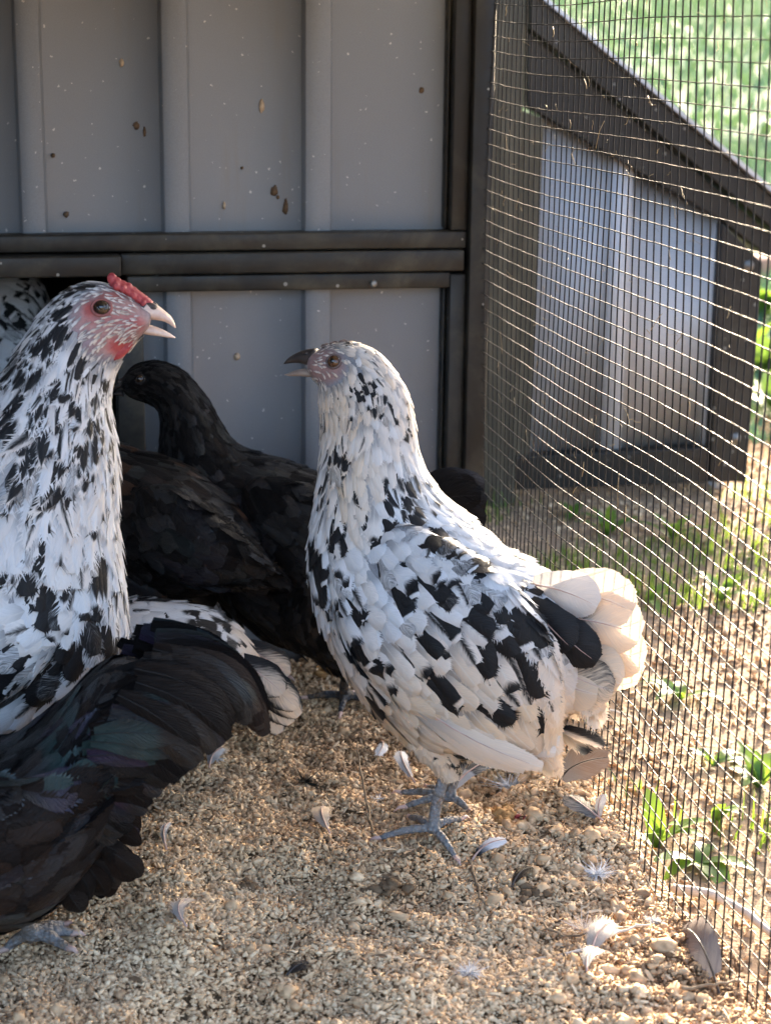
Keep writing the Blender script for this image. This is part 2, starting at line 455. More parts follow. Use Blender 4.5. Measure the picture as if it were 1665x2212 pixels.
bx = np.concatenate([np.linspace(-1.2, -.15, 40, endpoint=False), np.linspace(-.15, XM + .03, 160)]); by = np.concatenate([np.linspace(.2, .8, 20, endpoint=False), np.linspace(.8, 1.56, 160), np.linspace(1.6, YW + .9, 20)])
BX, BY = np.meshgrid(bx, by, indexing='ij')
BZ = bed_h(BX, BY) - .004 - .03 * np.clip((BX - XM) / .03, 0, 1)
ii, jj = np.meshgrid(np.arange(199), np.arange(199), indexing='ij')
bq = np.stack([ii * 200 + jj, (ii + 1) * 200 + jj, (ii + 1) * 200 + jj + 1, ii * 200 + jj + 1], -1).reshape(-1, 4)
b = link('run_floor', mesh_np('run_floor', np.stack([BX, BY, BZ], -1).reshape(-1, 3), bq), FLOORM)
setp(b, 'tan crumbly bedding covering the run floor', kind='structure')

# chips: small broken cylinders / flakes lying on the bedding
def chips(name, n, xr, yr, size, hf, tone, keep=None, seed=1, flat=.55, jag=.35, z0=0.0):
    r = np.random.default_rng(seed)
    x = r.uniform(*xr, n); y = r.uniform(*yr, n)
    if keep is not None:
        k = keep(x, y, r); x, y = x[k], y[k]; n = len(x)
    s = size[0] + (size[1] - size[0]) * r.random(n) ** 2.2
    base = np.array([[1, 0, 0], [-1, 0, 0], [0, 1, 0], [0, -1, 0], [0, 0, 1], [0, 0, -1]], float)
    # 6 corners: a skewed octahedron reads as a broken crumb
    V = base[None] * np.stack([s * r.uniform(.7, 1.5, n), s * r.uniform(.45, .85, n), s * r.uniform(.3, flat + .2, n)], -1)[:, None, :]
    V = V + r.normal(0, jag, (n, 6, 3)) * s[:, None, None] * .45
    a, e, w = r.uniform(0, 6.28, n), r.normal(0, .55, n), r.normal(0, .5, n)
    ca, sa = np.cos(a), np.sin(a)
    X = V[..., 0] * np.cos(e)[:, None] + V[..., 2] * np.sin(e)[:, None]
    Z = -V[..., 0] * np.sin(e)[:, None] + V[..., 2] * np.cos(e)[:, None]
    Y = V[..., 1] * np.cos(w)[:, None] - Z * np.sin(w)[:, None]
    Z = V[..., 1] * np.sin(w)[:, None] + Z * np.cos(w)[:, None]
    P = np.stack([X * ca[:, None] - Y * sa[:, None], X * sa[:, None] + Y * ca[:, None], Z], -1)
    P += np.stack([x, y, hf(x, y) + s * r.uniform(-.1, .7, n) + z0], -1)[:, None, :]
    F = np.array([(0, 2, 4), (2, 1, 4), (1, 3, 4), (3, 0, 4), (2, 0, 5), (1, 2, 5), (3, 1, 5), (0, 3, 5)])
    T = (F[None] + (np.arange(n) * 6)[:, None, None]).reshape(-1, 3)
    tn = np.clip(tone[0] + r.normal(0, tone[1], n) + (vnoise(x, y, 16, 2) - .5) * .45 + (vnoise(x, y, 7, 12) - .5) * .6, 0, 1)
    return link(name, mesh_np(name, P.reshape(-1, 3), None, T, False, {'tone': np.repeat(tn, 6)}), CHIP)
def in_view(x, y, r):
    px, py = project(np.stack([x, y, np.zeros_like(x)], -1))
    return (px > -160) & (px < 1900) & (py < 2400)
o = chips('bedding_crumbs', 170000, (-.12, XM + .012), (.78, 1.54), (.0010, .0034), bed_h, (.55, .24), in_view, 3)
setp(o, 'tan crushed cob bedding spread loose over the run floor', 'bedding', kind='stuff')
def lumps(name, n, xr, yr, size, hf, keep, seed):
    r = np.random.default_rng(seed); ac_ = Acc()
    bv, bq_, bt = ball_vf((0, 0, 0), 1.0, 8, 6)
    x = r.uniform(*xr, n); y = r.uniform(*yr, n); k = keep(x, y, r)
    for x_, y_ in zip(x[k], y[k]):
        s_ = size[0] + (size[1] - size[0]) * r.random() ** 2.5
        v = bv * (1 + r.normal(0, .2, (len(bv), 1))) * (s_ * r.uniform(.8, 1.4), s_ * r.uniform(.6, 1), s_ * r.uniform(.5, .85))
        a = r.uniform(0, 6.28); ca_, sa_ = math.cos(a), math.sin(a)
        v = v @ np.array([[ca_, sa_, 0], [-sa_, ca_, 0], [0, 0, 1]]) + (x_, y_, float(hf(x_, y_)) + s_ * .35)
        ac_.add(v, bq_, bt, tone=np.clip(r.normal(.5, .15) + r.normal(0, .15, len(v)), 0, 1))
    return link(name, ac_.mesh(name, False), CHIP)
o = lumps('bedding_lumps', 380, (-.12, XM - .01), (.78, 1.54), (.0024, .0056), bed_h, in_view, 4)
o2 = lumps('bedding_clods', 260, (XM - .11, XM - .004), (.80, 1.30), (.0024, .0066), bed_h, in_view, 14)
setp(o2, 'tan clods heaped in the bedding along the mesh', 'bedding', kind='stuff')
setp(o, 'larger pale lumps scattered through the tan bedding', 'bedding', kind='stuff')
def slivers(name, n, L, w, tone, seed, mat=None):
    r = np.random.default_rng(seed); x = r.uniform(-.12, XM, n); y = r.uniform(.78, 1.54, n); k = in_view(x, y, r); x, y = x[k], y[k]; n = len(x)
    a = r.uniform(0, 6.28, n); l = r.uniform(*L, n); ww = r.uniform(*w, n); e = r.normal(0, .35, n)
    d = np.stack([np.cos(a) * np.cos(e), np.sin(a) * np.cos(e), np.sin(e)], -1); sd = np.stack([-np.sin(a), np.cos(a), r.normal(0, .5, n)], -1)
    c = np.stack([x, y, bed_h(x, y) + r.uniform(.0005, .003, n)], -1); up = np.array([0, 0, 1.0])
    V = []
    for t, b_ in ((-1, 0), (-.3, .25), (.4, .2), (1, 0)):
        m_ = c + d * (l * t)[:, None] + up * (b_ * l * r.uniform(-.4, 1, n))[:, None]
        V += [m_ - sd * ww[:, None] * (1 - abs(t) * .6), m_ + sd * ww[:, None] * (1 - abs(t) * .6)]
    V = np.stack(V, 1); b0 = np.arange(n)[:, None] * 8
    Q = np.concatenate([b0 + np.array([[2 * i, 2 * i + 1, 2 * i + 3, 2 * i + 2]]) for i in range(3)])
    return link(name, mesh_np(name, V.reshape(-1, 3), Q, None, True, {'tone': np.repeat(np.clip(r.normal(*tone, n), 0, 1), 8)}), mat or CHIP)
o = slivers('bedding_shavings', 5200, (.0022, .0060), (.0005, .0013), (.85, .15), 31)
setp(o, 'pale shavings mixed into the bedding', 'bedding', kind='stuff')
o = slivers('dark_litter', 2600, (.0016, .0055), (.0004, .0012), (.03, .08), 32)
setp(o, 'dark scraps of droppings and husk in the bedding', 'bedding', kind='stuff')
o = chips('soil_crumbs', 30000, (XM + .01, 1.6), (.85, 2.6), (.0015, .0055), out_h, (.5, .25), in_view, 5)
setp(o, 'dry crumbs of soil and litter outside the wire', 'soil', kind='stuff')

# ---- coop wall
coop = empty('chicken_coop', (0, YW, 0))
setp(coop, 'grey ribbed steel coop wall with dark bronze frame behind the birds', 'coop')
def wl(x, y): p = on_y(x, y, YW); return p[0], p[2]
def ribbed(name, x0, x1, z0, z1, ribs, parent, y=0.0, depth=.0095):
    """steel sheet: flat pans, raised trapezoid ribs; ribs = list of (left, right) x"""
    prof = [(x0, 0.0)]
    for a, b_ in ribs:
        s = .0016
        prof += [(a - s, 0), (a - s * .7, -depth * .10), (a + s * .4, -depth * .9), (a + s, -depth), (b_ - s, -depth), (b_ - s * .4, -depth * .9), (b_ + s * .7, -depth * .10), (b_ + s, 0)]
    prof += [(x1, 0.0)]
    prof = [p for p in prof if x0 <= p[0] <= x1]
    zs = np.linspace(z0, z1, 8); n = len(prof)
    V = [(px + parent_off[0], y + py + parent_off[1], z) for z in zs for px, py in prof]
    V += [(px + parent_off[0], y + py + .0012 + parent_off[1], z) for z in zs for px, py in prof]
    Q = []
    for k in range(2):
        for i in range(7):
            for j in range(n - 1):
                q = [k * 8 * n + i * n + j, k * 8 * n + i * n + j + 1, k * 8 * n + (i + 1) * n + j + 1, k * 8 * n + (i + 1) * n + j]
                Q.append(q if k == 0 else q[::-1])
    return link(name, mesh_np(name, V, Q), PANEL, parent)
parent_off = (0.0, 0.0)
rib_x = [-.010 - .118, -.010, .108, .2282]
rib_x = [(-.0105, .0100), (.1075, .1300), (.2275, .2510), (-.1285, -.1065), (-.2465, -.2245), (-.3645, -.3425)]
rib_x.sort()
ZT = .665             # top of the coop wall
ZR0, ZR1 = .3385, .3873   # band of rails
POPX = .0865          # right side of the pop door opening
o = ribbed('upper_sheet', -.55, .352, ZR1 - .004, ZT, rib_x, coop)
o = ribbed('lower_sheet', POPX - .004, .352, -.03, ZR0 + .004, [r for r in rib_x if r[0] > POPX], coop)
o = ribbed('lower_sheet', -.55, -.21, -.03, ZR0 + .004, [r for r in rib_x if r[1] < -.22], coop)
# rails, each a steel tube (y is towards the camera when negative)
zr = [ZR0, .3530, .3722, ZR1]
box('rail', -.55, .3665, -.026, -.004, zr[2] + .0006, zr[3], FRAME, coop)
box('rail', POPX - .017, .3645, -.029, -.003, zr[1] + .0006, zr[2] - .0006, FRAME, coop)
box('rail', POPX - .012, .353, -.025, -.005, zr[0], zr[1] - .0006, FRAME, coop)
o = box('pop_door_track', -.50, .0695, -.042, -.012, zr[1] + .001, zr[2] - .001, FRAME, coop); o['label'] = 'steel track above the dark pop door opening'
box('post', .353, .3675, -.024, -.001, -.03, ZR0 + .012, FRAME, coop)
box('post', .353, .3675, -.0235, -.001, ZR1 + .0006, ZT, FRAME, coop)
box('post', .3682, .3865, -.032, .02, -.03, ZT, FRAME, coop)
box('edge_trim', .3492, .3526, -.012, -.0004, ZR1 + .001, ZT, FRAME, coop)
box('edge_trim', .3492, .3526, -.012, -.0004, -.03, ZR0 - .001, FRAME, coop)
box('pop_door_jamb', POPX - .022, POPX + .001, -.020, .02, -.03, ZR0 - .0005, FRAME, coop)
box('pop_door_jamb', -.235, -.205, -.020, .02, -.03, ZR0 - .0005, FRAME, coop)
for px, py in ((795, 604),):
    x, z = wl(px, py)
    V, Q, T = ball_vf((0, 0, 0), (.0034, .0022, .0034), 12, 6)
    s = link('screw', mesh_np('screw', V, Q, T), ZINC, coop)
    s.location = (x, -.0255 if px < 900 else -.0325, z)
DROP = mat_simple('dried_dropping', (.05, .032, .02), (.13, .085, .05), 300, .85, .4, .001, .2)
DROPL = mat_simple('pale_dropping', (.30, .22, .14), (.45, .36, .26), 300, .85, .4, .001, .2)
rd = np.random.default_rng(77)
for px, py, rx, rz, mt in ((617, 446, .0022, .0062, DROP), (592, 412, .0030, .0040, DROP), (600, 425, .0014, .0016, DROP), (565, 228, .0022, .0050, DROPL), (262, 135, .0018, .0032, DROPL), (294, 270, .0026, .0030, DROP), (312, 284, .0013, .0036, DROP),
                           (143, 462, .0024, .0022, DROP), (910, 194, .0022, .0024, DROP), (115, 335, .0016, .0018, DROP), (484, 443, .0014, .0030, DROPL), (523, 362, .0012, .0012, DROP), (512, 770, .0030, .0028, DROPL), (880, 505, .002, .003, DROPL)):
    x, z = wl(px, py)
    V, Q, T = ball_vf((0, 0, 0), 1.0, 14, 8)
    V = V * (1 + rd.normal(0, .16, (len(V), 1))) * (rx, .0012, rz)
    o = link('dried_dropping', mesh_np('dried_dropping', V, Q, T), mt, coop); o.location = (x, -.0005, z)
# inside of the house: box coloured near black, painting in the dark behind the opening
hi = empty('hen_house', (0, YW, 0)); setp(hi, 'hen house interior coloured near black for the shade behind the pop door opening', 'hen house')
box('rear_wall', -.55, .355, .62, .64, -.03, ZT - .02, NEARBLACK, hi, 0)
box('side_wall', -.57, -.552, .01, .64, -.03, ZT - .02, NEARBLACK, hi, 0)
box('side_wall', .356, .374, .03, .64, -.03, ZT - .02, NEARBLACK, hi, 0)
box('ceiling', -.55, .355, .008, .618, .55, .57, NEARBLACK, hi, 0)

# ---- roof over the run (unseen, above the picture; added and sized to shade the birds)
rf = empty('shade_roof', (0, 1.0, .68)); setp(rf, 'unseen sheet roof added above the picture to shade the run and coop', 'roof')
rf_y0, rf_y1, EAVE = -.14, .62, .43
box('roof_sheet', -.9, EAVE, rf_y0, rf_y1, .006, .012, ROOFM, rf, 0)
for yy in (-.10, .25, .58):
    box('rafter', -.9, EAVE - .02, yy - .015, yy + .015, -.014, .0055, FRAME, rf, 0)

lw = empty('light_screen', (-.62, .9, 0)); setp(lw, 'unseen steel screen added left of the picture to cut light from the left', 'wall')  # added out of view; blocks light from the left on ribs and birds
box('screen_sheet', -.004, 0, -.45, .60, -.03, .66, PANEL, lw, 0)
for yy in (-.45, .05, .58): box('screen_post', .001, .03, yy, yy + .03, -.03, .665, FRAME, lw, .001)

# ---- lean-to shed outside
shed = empty('lean_to_shed', (0, YS, 0)); setp(shed, 'grey steel lean-to with sloping dark roof beam outside the mesh', 'shed')
def sh(x, y, dy=0.0): p = on_y(x, y, YS + dy); return p[0], p[2]
SL = [sh(1060, 230), sh(1165, 250), sh(1545, 470), sh(1520, 985), sh(1130, 985), sh(1060, 985)]

def shed_sheet():
    x0, x1 = sh(1150, 700)[0], sh(1545, 700)[0]; zb = sh(1300, 985)[1]
    ra = [(sh(1302, 700)[0], sh(1344, 700)[0]), (sh(1492, 700)[0] + .02, sh(1534, 700)[0] + .02)]
    xa, za = sh(1169, 215); xb, zb2 = sh(1545, 440)
    top = lambda x: za + (x - xa) * (zb2 - za) / (xb - xa)
    prof = [x0]
    V = []; Q = []
    xs = []
    for a, b_ in ra: xs += [(a - .002, 0), (a + .001, -.014), (b_ - .001, -.014), (b_ + .002, 0)]
    xs = [(x0, 0)] + [p for p in xs if p[0] < x1] + [(x1, 0)]
    for x, y in xs: V += [(x, y, zb), (x, y, top(x))]
    for i in range(len(xs) - 1): Q.append((2 * i, 2 * i + 2, 2 * i + 3, 2 * i + 1))
    o = link('sheet', mesh_np('sheet', V, Q, smooth=False), PANEL2, shed)
    m = o.modifiers.new('solid', 'SOLIDIFY'); m.thickness = .0015; m.offset = 1
    return o
shed_sheet()
P = lambda *pts: [sh(*p) for p in pts]
prism('fascia', P((1125, -18), (1760, 522), (1760, 585), (1125, 62)), -.045, .55, FRAME2, shed)
prism('roof_rail', P((1125, 66), (1700, 545), (1640, 548), (1540, 470), (1165, 250), (1125, 228)), -.030, -.004, FRAME2, shed)
prism('post', P((1538, 474), (1624, 560), (1590, 1028), (1512, 1028)), -.034, .02, FRAME2, shed)
prism('bottom_rail', P((1100, 975), (1511, 955), (1511, 1029), (1100, 1046)), -.032, -.004, FRAME2, shed)
prism('corner_board', P((1118, 236), (1163, 254), (1132, 974), (1100, 974), (1108, 600)), -.026, .0, BOARD, shed)
prism('corner_board', P((1046, -60), (1122, -60), (1114, 228), (1096, 1072), (1030, 1092)), -.034, .01, BOARD, shed)
e = sh(1760, 515)
prism('roof_cap', [(sh(1125, -30)[0], sh(1125, -30)[1]), (sh(1765, 508)[0], sh(1765, 508)[1]), (sh(1765, 520)[0], sh(1765, 520)[1]), (sh(1125, -19)[0], sh(1125, -19)[1])], -.055, .56, ROOFM, shed, 0)
xr = sh(1600, 700)[0]; xl = sh(1040, 700)[0]
prism('side_wall', [(xr - .012, -.03), (xr, -.03), (xr, sh(1600, 470)[1] - .03), (xr - .012, sh(1600, 470)[1] - .03)], .022, .5, PANEL2, shed, 0)
prism('rear_wall', [(xl, -.03), (xr, -.03), (xr, sh(1600, 470)[1] - .03), (xl, sh(1040, 60)[1] - .04)], .5, .52, PANEL2, shed, 0)
for px, py in ((1594, 566), (1566, 934)):
    x, z = sh(px, py)
    V, Q, T = ball_vf((0, 0, 0), (.0072, .004, .0072), 16, 8)
    o = link('bolt', mesh_np('bolt', V, Q, T), ZINC, shed); o.location = (x, -.0345, z)
    V, Q, T = ball_vf((0, -.003, 0), (.0036, .003, .0036), 6, 6)
    link('bolt_head', mesh_np('bolt_head', V, Q, T, False), ZINC, o)

# ---- wire mesh wall, every wire a part
mesh_t = empty('wire_mesh_wall', (XM, 1.0, 0)); setp(mesh_t, 'dark square hardware cloth stretched along the right side of the run', 'wire mesh')
CELL = .0127
def mesh_bow(y, z):
    """the cloth bellies and ripples a little"""
    return .006 * np.sin((y - .7) * 5.2) * np.exp(-((z - .3) / .3) ** 2) + .0025 * np.sin(y * 17 + z * 9)
ys = np.arange(.66, YW - .012, CELL); zs = np.arange(-.02, .665, CELL)
r2 = np.random.default_rng(5)
rw = .00054
for k, y in enumerate(ys):
    zz = np.linspace(-.03, .665, 24)
    yy = y + .0012 * np.sin(zz * 6 + k * .05) + r2.normal(0, .0002)
    V, Q, T = tube_vf(np.stack([mesh_bow(yy, zz), yy - 1.0, zz], -1), rw, 6)
    link('upright_wire', mesh_np('upright_wire', V, Q, T), WIRE, mesh_t)
for k, z in enumerate(zs):
    yy = np.linspace(.64, YW - .002, 60)
    zz = z + .0024 * np.sin((yy - .64) * 6.8) * min(1, z * 6) - .0012 * np.sin((yy - .9) * 14 + z * 2) + r2.normal(0, .0003)+ r2.normal(0, .00012, 60)
    V, Q, T = tube_vf(np.stack([mesh_bow(yy, zz) - .0014 + .0002 * np.sin(yy * 490), yy - 1.0, zz], -1), rw * .72, 6)
    link('cross_wire', mesh_np('cross_wire', V, Q, T), WIRE, mesh_t)
# dust, web and straw caught in the cloth
da = Acc(); r3 = np.random.default_rng(8)
for _ in range(170):
    y = r3.uniform(.95, 1.5); z = r3.uniform(.1, .6)
    p0 = np.array([mesh_bow(y, z) - .002, y - 1, z]); n = 4
    d = r3.normal(0, 1, 3) * (.1, 1, 1); d /= np.linalg.norm(d)
    L = r3.uniform(.003, .013) * (1 if r3.random() < .8 else 2)
    pts = p0 + np.linspace(0, 1, n)[:, None] * d * L + np.cumsum(r3.normal(0, .0007, (n, 3)), 0)
    V, Q, T = tube_vf(pts, r3.uniform(.00008, .00026), 4)
    da.add(V, Q, T, tone=np.full(len(V), r3.random()))
o = link('caught_litter', da.mesh('caught_litter'), DRY, mesh_t); o['kind'] = 'stuff'

# ================================================================== BIRDS
def catmull(P, K):
    P = np.asarray(P, float); n = len(P)
    u = np.linspace(0, n - 1, K); i = np.clip(u.astype(int), 0, n - 2); f = (u - i)[:, None]
    g = lambda k: P[np.clip(k, 0, n - 1)]
    p0, p1, p2, p3 = g(i - 1), g(i), g(i + 1), g(i + 2)
    return .5 * (2 * p1 + (p2 - p0) * f + (2 * p0 - 5 * p1 + 4 * p2 - p3) * f ** 2 + (3 * p1 - p0 - 3 * p2 + p3) * f ** 3)
class Loft:
    """surface through sections; each section runs from a belly point to a back point with a half width"""
    def __init__(s, F, B, w, yc=0.0, K=160, extra=None):
        n = len(F); yc = np.broadcast_to(np.asarray(yc, float), (n,))
        D = np.concatenate([np.asarray(F, float), np.asarray(B, float), np.asarray(w, float)[:, None], yc[:, None], np.arange(n)[:, None]], 1)
        D = catmull(D, K * 3)
        C = (D[:, :2] + D[:, 2:4]) / 2
        d = np.linalg.norm(np.diff(C, axis=0), axis=1) + .35 * (np.linalg.norm(np.diff(D[:, :2], axis=0), axis=1) + np.linalg.norm(np.diff(D[:, 2:4], axis=0), axis=1))
        a = np.concatenate([[0], np.cumsum(d)]); a /= a[-1]
        s.g = np.linspace(0, 1, K)
        s.D = np.stack([np.interp(s.g, a, D[:, k]) for k in range(7)], 1)
        s.K = K
    def samp(s, u, k): return np.interp(u, s.g, s.D[:, k])
    def pos(s, u, phi):
        fx, fz, bx_, bz, w, yc, _ = [s.samp(u, k) for k in range(7)]
        c, sn = np.cos(phi), np.sin(phi)
        return np.stack([(fx + bx_) / 2 + (bx_ - fx) / 2 * c, yc + w * sn, (fz + bz) / 2 + (bz - fz) / 2 * c], -1)
    def frame(s, u, phi):
        e = 2e-3
        u0, u1 = np.clip(u - e, 0, 1), np.clip(u + e, 0, 1)
        Su = (s.pos(u1, phi) - s.pos(u0, phi)) / (u1 - u0)[..., None]
        Sp = (s.pos(u, phi + .01) - s.pos(u, phi - .01)) / .02
        N = np.cross(Su, Sp); N /= np.linalg.norm(N, axis=-1)[..., None] + 1e-12
        fx, fz, bx_, bz, w, yc, _ = [s.samp(u, k) for k in range(7)]
        C = np.stack([(fx + bx_) / 2, yc, (fz + bz) / 2], -1)
        flip = np.sign(np.sum(N * (s.pos(u, phi) - C), -1)); flip[flip == 0] = 1
        return Su, N * flip[..., None]
    def mesh(s, nu=70, nv=28):
        U = np.linspace(0, 1, nu); PH = np.linspace(0, 2 * np.pi, nv, endpoint=False)
        V = s.pos(np.repeat(U, nv), np.tile(PH, nu))
        k = np.arange(nv); Q = []
        for i in range(nu - 1): Q.append(np.stack([i * nv + k, (i + 1) * nv + k, (i + 1) * nv + (k + 1) % nv, i * nv + (k + 1) % nv], 1))
        c0, c1_ = V[:nv].mean(0), V[-nv:].mean(0)
        V = np.concatenate([V, [c0, c1_]]); a, b_ = nu * nv, nu * nv + 1
        T = np.concatenate([np.stack([np.full(nv, a), k, (k + 1) % nv], 1), np.stack([np.full(nv, b_), (nu - 1) * nv + (k + 1) % nv, (nu - 1) * nv + k], 1)])
        return V, np.concatenate(Q), T
TROW = np.array([0, .28, .5, .68, .83, .94, 1.0])
CCOL = np.array([-1, -.55, 0, .55, 1.0])
def profile(t, kind):
    """kind 0 = round contour feather, 1 = pointed hackle"""
    r_ = np.where(t < .62, .35 + .65 * (t / .62) ** .8, np.sqrt(np.clip(1 - ((t - .62) / .40) ** 2, 0, 1)))
    h = np.where(t < .45, .45 + .55 * (t / .45), np.clip(1 - ((t - .45) / .58) ** 1.7, 0, 1))
    return r_ * (1 - kind) + h * kind
def vane(Q, T, N, L, Wd, kind, ink, tint, rnd, cup, r, spikes=2, barb=.12, trow=TROW, ccol=CCOL, edge_n=.07):
    """feather vanes on given centre lines. Q,T,N: (n,R,3); ink: (n,R,C)"""
    n, R, _ = Q.shape; C = len(ccol)
    S = np.cross(N, T); S /= np.linalg.norm(S, axis=-1)[..., None] + 1e-12
    pr_ = profile(trow[None, :], kind[:, None]) * Wd[:, None]
    edge = 1 + r.normal(0, edge_n, (n, R, 2))
    sc = np.ones((n, R, C)); sc[:, :, 0] = edge[..., 0]; sc[:, :, -1] = edge[..., 1]
    V = Q[:, :, None, :] + S[:, :, None, :] * (ccol[None, None, :] * sc * pr_[:, :, None])[..., None] \
        - N[:, :, None, :] * (cup[:, None, None] * (ccol ** 2)[None, None, :] * pr_[:, :, None])[..., None]
    idx = np.arange(n * R * C).reshape(n, R, C)
    q = np.stack([idx[:, :-1, :-1], idx[:, 1:, :-1], idx[:, 1:, 1:], idx[:, :-1, 1:]], -1).reshape(-1, 4)
    fu = np.zeros((n, R, C, 3)); fu[..., 0] = trow[None, :, None]; fu[..., 1] = ccol[None, None, :]; fu[..., 2] = rnd[:, None, None]
    Vs = [V.reshape(-1, 3)]; A = {'ink': [ink.reshape(-1)], 'tint': [np.repeat(tint, R * C)], 'fuv': [fu.reshape(-1, 3)]}
    tr = []
    off = n * R * C
    for j in range(2, R - 1):
        for sgn, ci in ((-1, 0), (1, C - 1)):
            for m_ in range(spikes):
                f = (m_ + .2 + .6 * r.random(n)) / spikes
                a, b_ = V[:, j, ci], V[:, j + 1, ci]
                dl = .5 / spikes
                p0 = a + (b_ - a) * np.clip(f - dl, 0, 1)[:, None]; p1 = a + (b_ - a) * np.clip(f + dl, 0, 1)[:, None]
                ap = (p0 + p1) / 2 + (T[:, j] * .8 + S[:, j] * sgn * r.uniform(.1, .7, n)[:, None]) * (L * barb * r.uniform(.25, 1.0, n))[:, None]
                Vs.append(np.stack([p0, p1, ap], 1).reshape(-1, 3))
                ik = (ink[:, j, ci] + ink[:, j + 1, ci]) / 2
                A['ink'].append(np.repeat(ik, 3)); A['tint'].append(np.repeat(tint, 3))
                ff = np.zeros((n, 3, 3)); ff[..., 0] = (trow[j] + trow[j + 1]) / 2; ff[..., 1] = sgn; ff[..., 2] = rnd[:, None]
                A['fuv'].append(ff.reshape(-1, 3))
                tr.append(off + np.arange(n * 3).reshape(n, 3)); off += n * 3
    return np.concatenate(Vs), q, np.concatenate(tr), {k: np.concatenate(v) for k, v in A.items()}

class Bird:
    def __init__(s, name, label, gpx, head_dir, black=False, seed=1):
        s.G = on_floor(*gpx); s.h = np.array(head_dir, float); s.h /= np.linalg.norm(s.h)
        s.yaw = math.atan2(s.h[1], s.h[0]); s.left = np.array([-s.h[1], s.h[0]])
        s.near = 1.0 if (CAM[:2] - s.G[:2]) @ s.left > 0 else -1.0
        s.root = empty(name, (s.G[0], s.G[1], 0), s.yaw); setp(s.root, label, 'chicken', 'chickens in the run')
        s.black = black; s.r = np.random.default_rng(seed)
        s.lofts = []; s.parts = Acc(); s.pl = Acc(); s.blobs = None; s.inkbase = -.5; s.speck = .08
        s.fm = FB if black else FM
        s.bodycol = []
    def sz(s, px, py, off=0.0):
        """picture point -> (forward, up) on the bird's own middle plane shifted sideways by off"""
        v = ray(px, py); n = np.array([s.left[0], s.left[1], 0.0])
        t = (np.append(s.G[:2], 0) @ n + off * s.near - CAM @ n) / (v @ n)
        p = CAM + v * t
        return np.array([(p[:2] - s.G[:2]) @ s.h, p[2]])
    def loc(s, w):
        w = np.asarray(w, float); d = w[..., :2] - s.G[:2]
        return np.stack([d @ s.h, d @ s.left, w[..., 2]], -1)
    def wor(s, p):
        p = np.asarray(p, float)
        xy = s.G[:2] + p[..., :1] * s.h + p[..., 1:2] * s.left
        return np.concatenate([xy, p[..., 2:3]], -1)
    def px(s, p): return project(s.wor(p))
    def loft(s, pairs, w, yc=0.0, off=0.0):
        F = [s.sz(*a, off=off) for a, b_ in pairs]; B = [s.sz(*b_, off=off) for a, b_ in pairs]
        return Loft(F, B, w, yc)
    def body_loft(s, pairs, w, pad=7.0):
        vd = np.array([math.sin(YAW), math.cos(YAW)]); sth = abs(s.left @ np.array([vd[1], -vd[0]]))
        dep = np.linalg.norm(s.G[:2]); out = []
        for (f, b_), ww in zip(pairs, w):
            f, b_ = np.array(f, float), np.array(b_, float); c = (f + b_) / 2; e = np.linalg.norm(b_ - f) / 2
            k = max(math.sqrt(max(e * e - (ww * sth * FOC / dep) ** 2, 0)) - pad * min(1, e / 60), e * .72) / e
            out.append((tuple(c + (f - c) * k), tuple(c + (b_ - c) * k)))
        return s.loft(out, w)
    def blob(s, px, py, rnd, side):
        """strength of the dark patches seen on the near side; elsewhere random"""
        n = len(px); v = np.full(n, -1.0)
        if s.blobs is not None:
            for bx_, by_, rx, ry, an in s.blobs:
                ca, sa = math.cos(an), math.sin(an)
                dx, dy = px - bx_, py - by_
                a, b_ = (dx * ca + dy * sa) / rx, (-dx * sa + dy * ca) / ry
                v = np.maximum(v, 1 - np.sqrt(a * a + b_ * b_))
        far = vnoise(px * .02, py * .02, 1.0, 3) * 1.6 - 1.0
        return np.where(side, v, far)
    def ink_for(s, mid, n, R, C, trow, kind):
        if s.black: return np.ones((n, R, C))
        px, py = s.px(mid)
        near = mid[:, 1] * s.near > -.012
        rnd = s.r.random(n)
        v = s.blob(px, py, rnd, near) + s.r.normal(0, .13, n)
        t = trow[None, :, None]; c = CCOL[None, None, :] if C == 5 else np.linspace(-1, 1, C)[None, None, :]
        solid = np.clip(v * 2.6 + s.r.normal(0, .12, n), -1, 1)[:, None, None] * np.ones((n, R, C))
        # partly inked feathers on the rim of a patch
        rim = (v > -.32) & (v <= .06)
        mode = s.r.random(n)
        tipblack = np.broadcast_to((t - .80) * 5 - .25 * np.abs(c) * 2, (n, R, C))
        side_ = np.broadcast_to((c * np.sign(mode - .5)[:, None, None] - .15) * 1.6, (n, R, C))
        streak = np.broadcast_to(.35 - np.abs(c) * 1.5 + 0 * t, (n, R, C))
        part = np.where((mode < .45)[:, None, None], tipblack, np.where((mode < .7)[:, None, None], side_, streak))
        if kind is not None and np.mean(kind) > .55:      # hackles carry a dark streak with pale edges
            hs = np.clip(v * 2.2 + .25, -.4, .9)[:, None, None] - np.abs(c) * .75 - np.clip(t - .86, 0, 1) * 5
            solid = np.where((v > -.1)[:, None, None], np.broadcast_to(hs, solid.shape), solid)
        out = np.where(rim[:, None, None], part, solid)
        fl = (v <= -.32) & (s.r.random(n) < s.speck)
        fleck = np.where((mode < .5)[:, None, None], np.broadcast_to((t - .86) * 6 - np.abs(c) * .6, (n, R, C)), streak - .1)
        out = np.where(fl[:, None, None], fleck, out)
        gy_ = (v > -.7) & (s.r.random(n) < .10)
        out = np.where(gy_[:, None, None], np.broadcast_to(-.08 + .12 * (t - .5) + 0 * c, out.shape), out)
        wt = (v > .1) & (s.r.random(n) < .22)
        out = np.where(wt[:, None, None] & (np.broadcast_to(t, (n, R, C)) > .9), -.6, out)
        return out
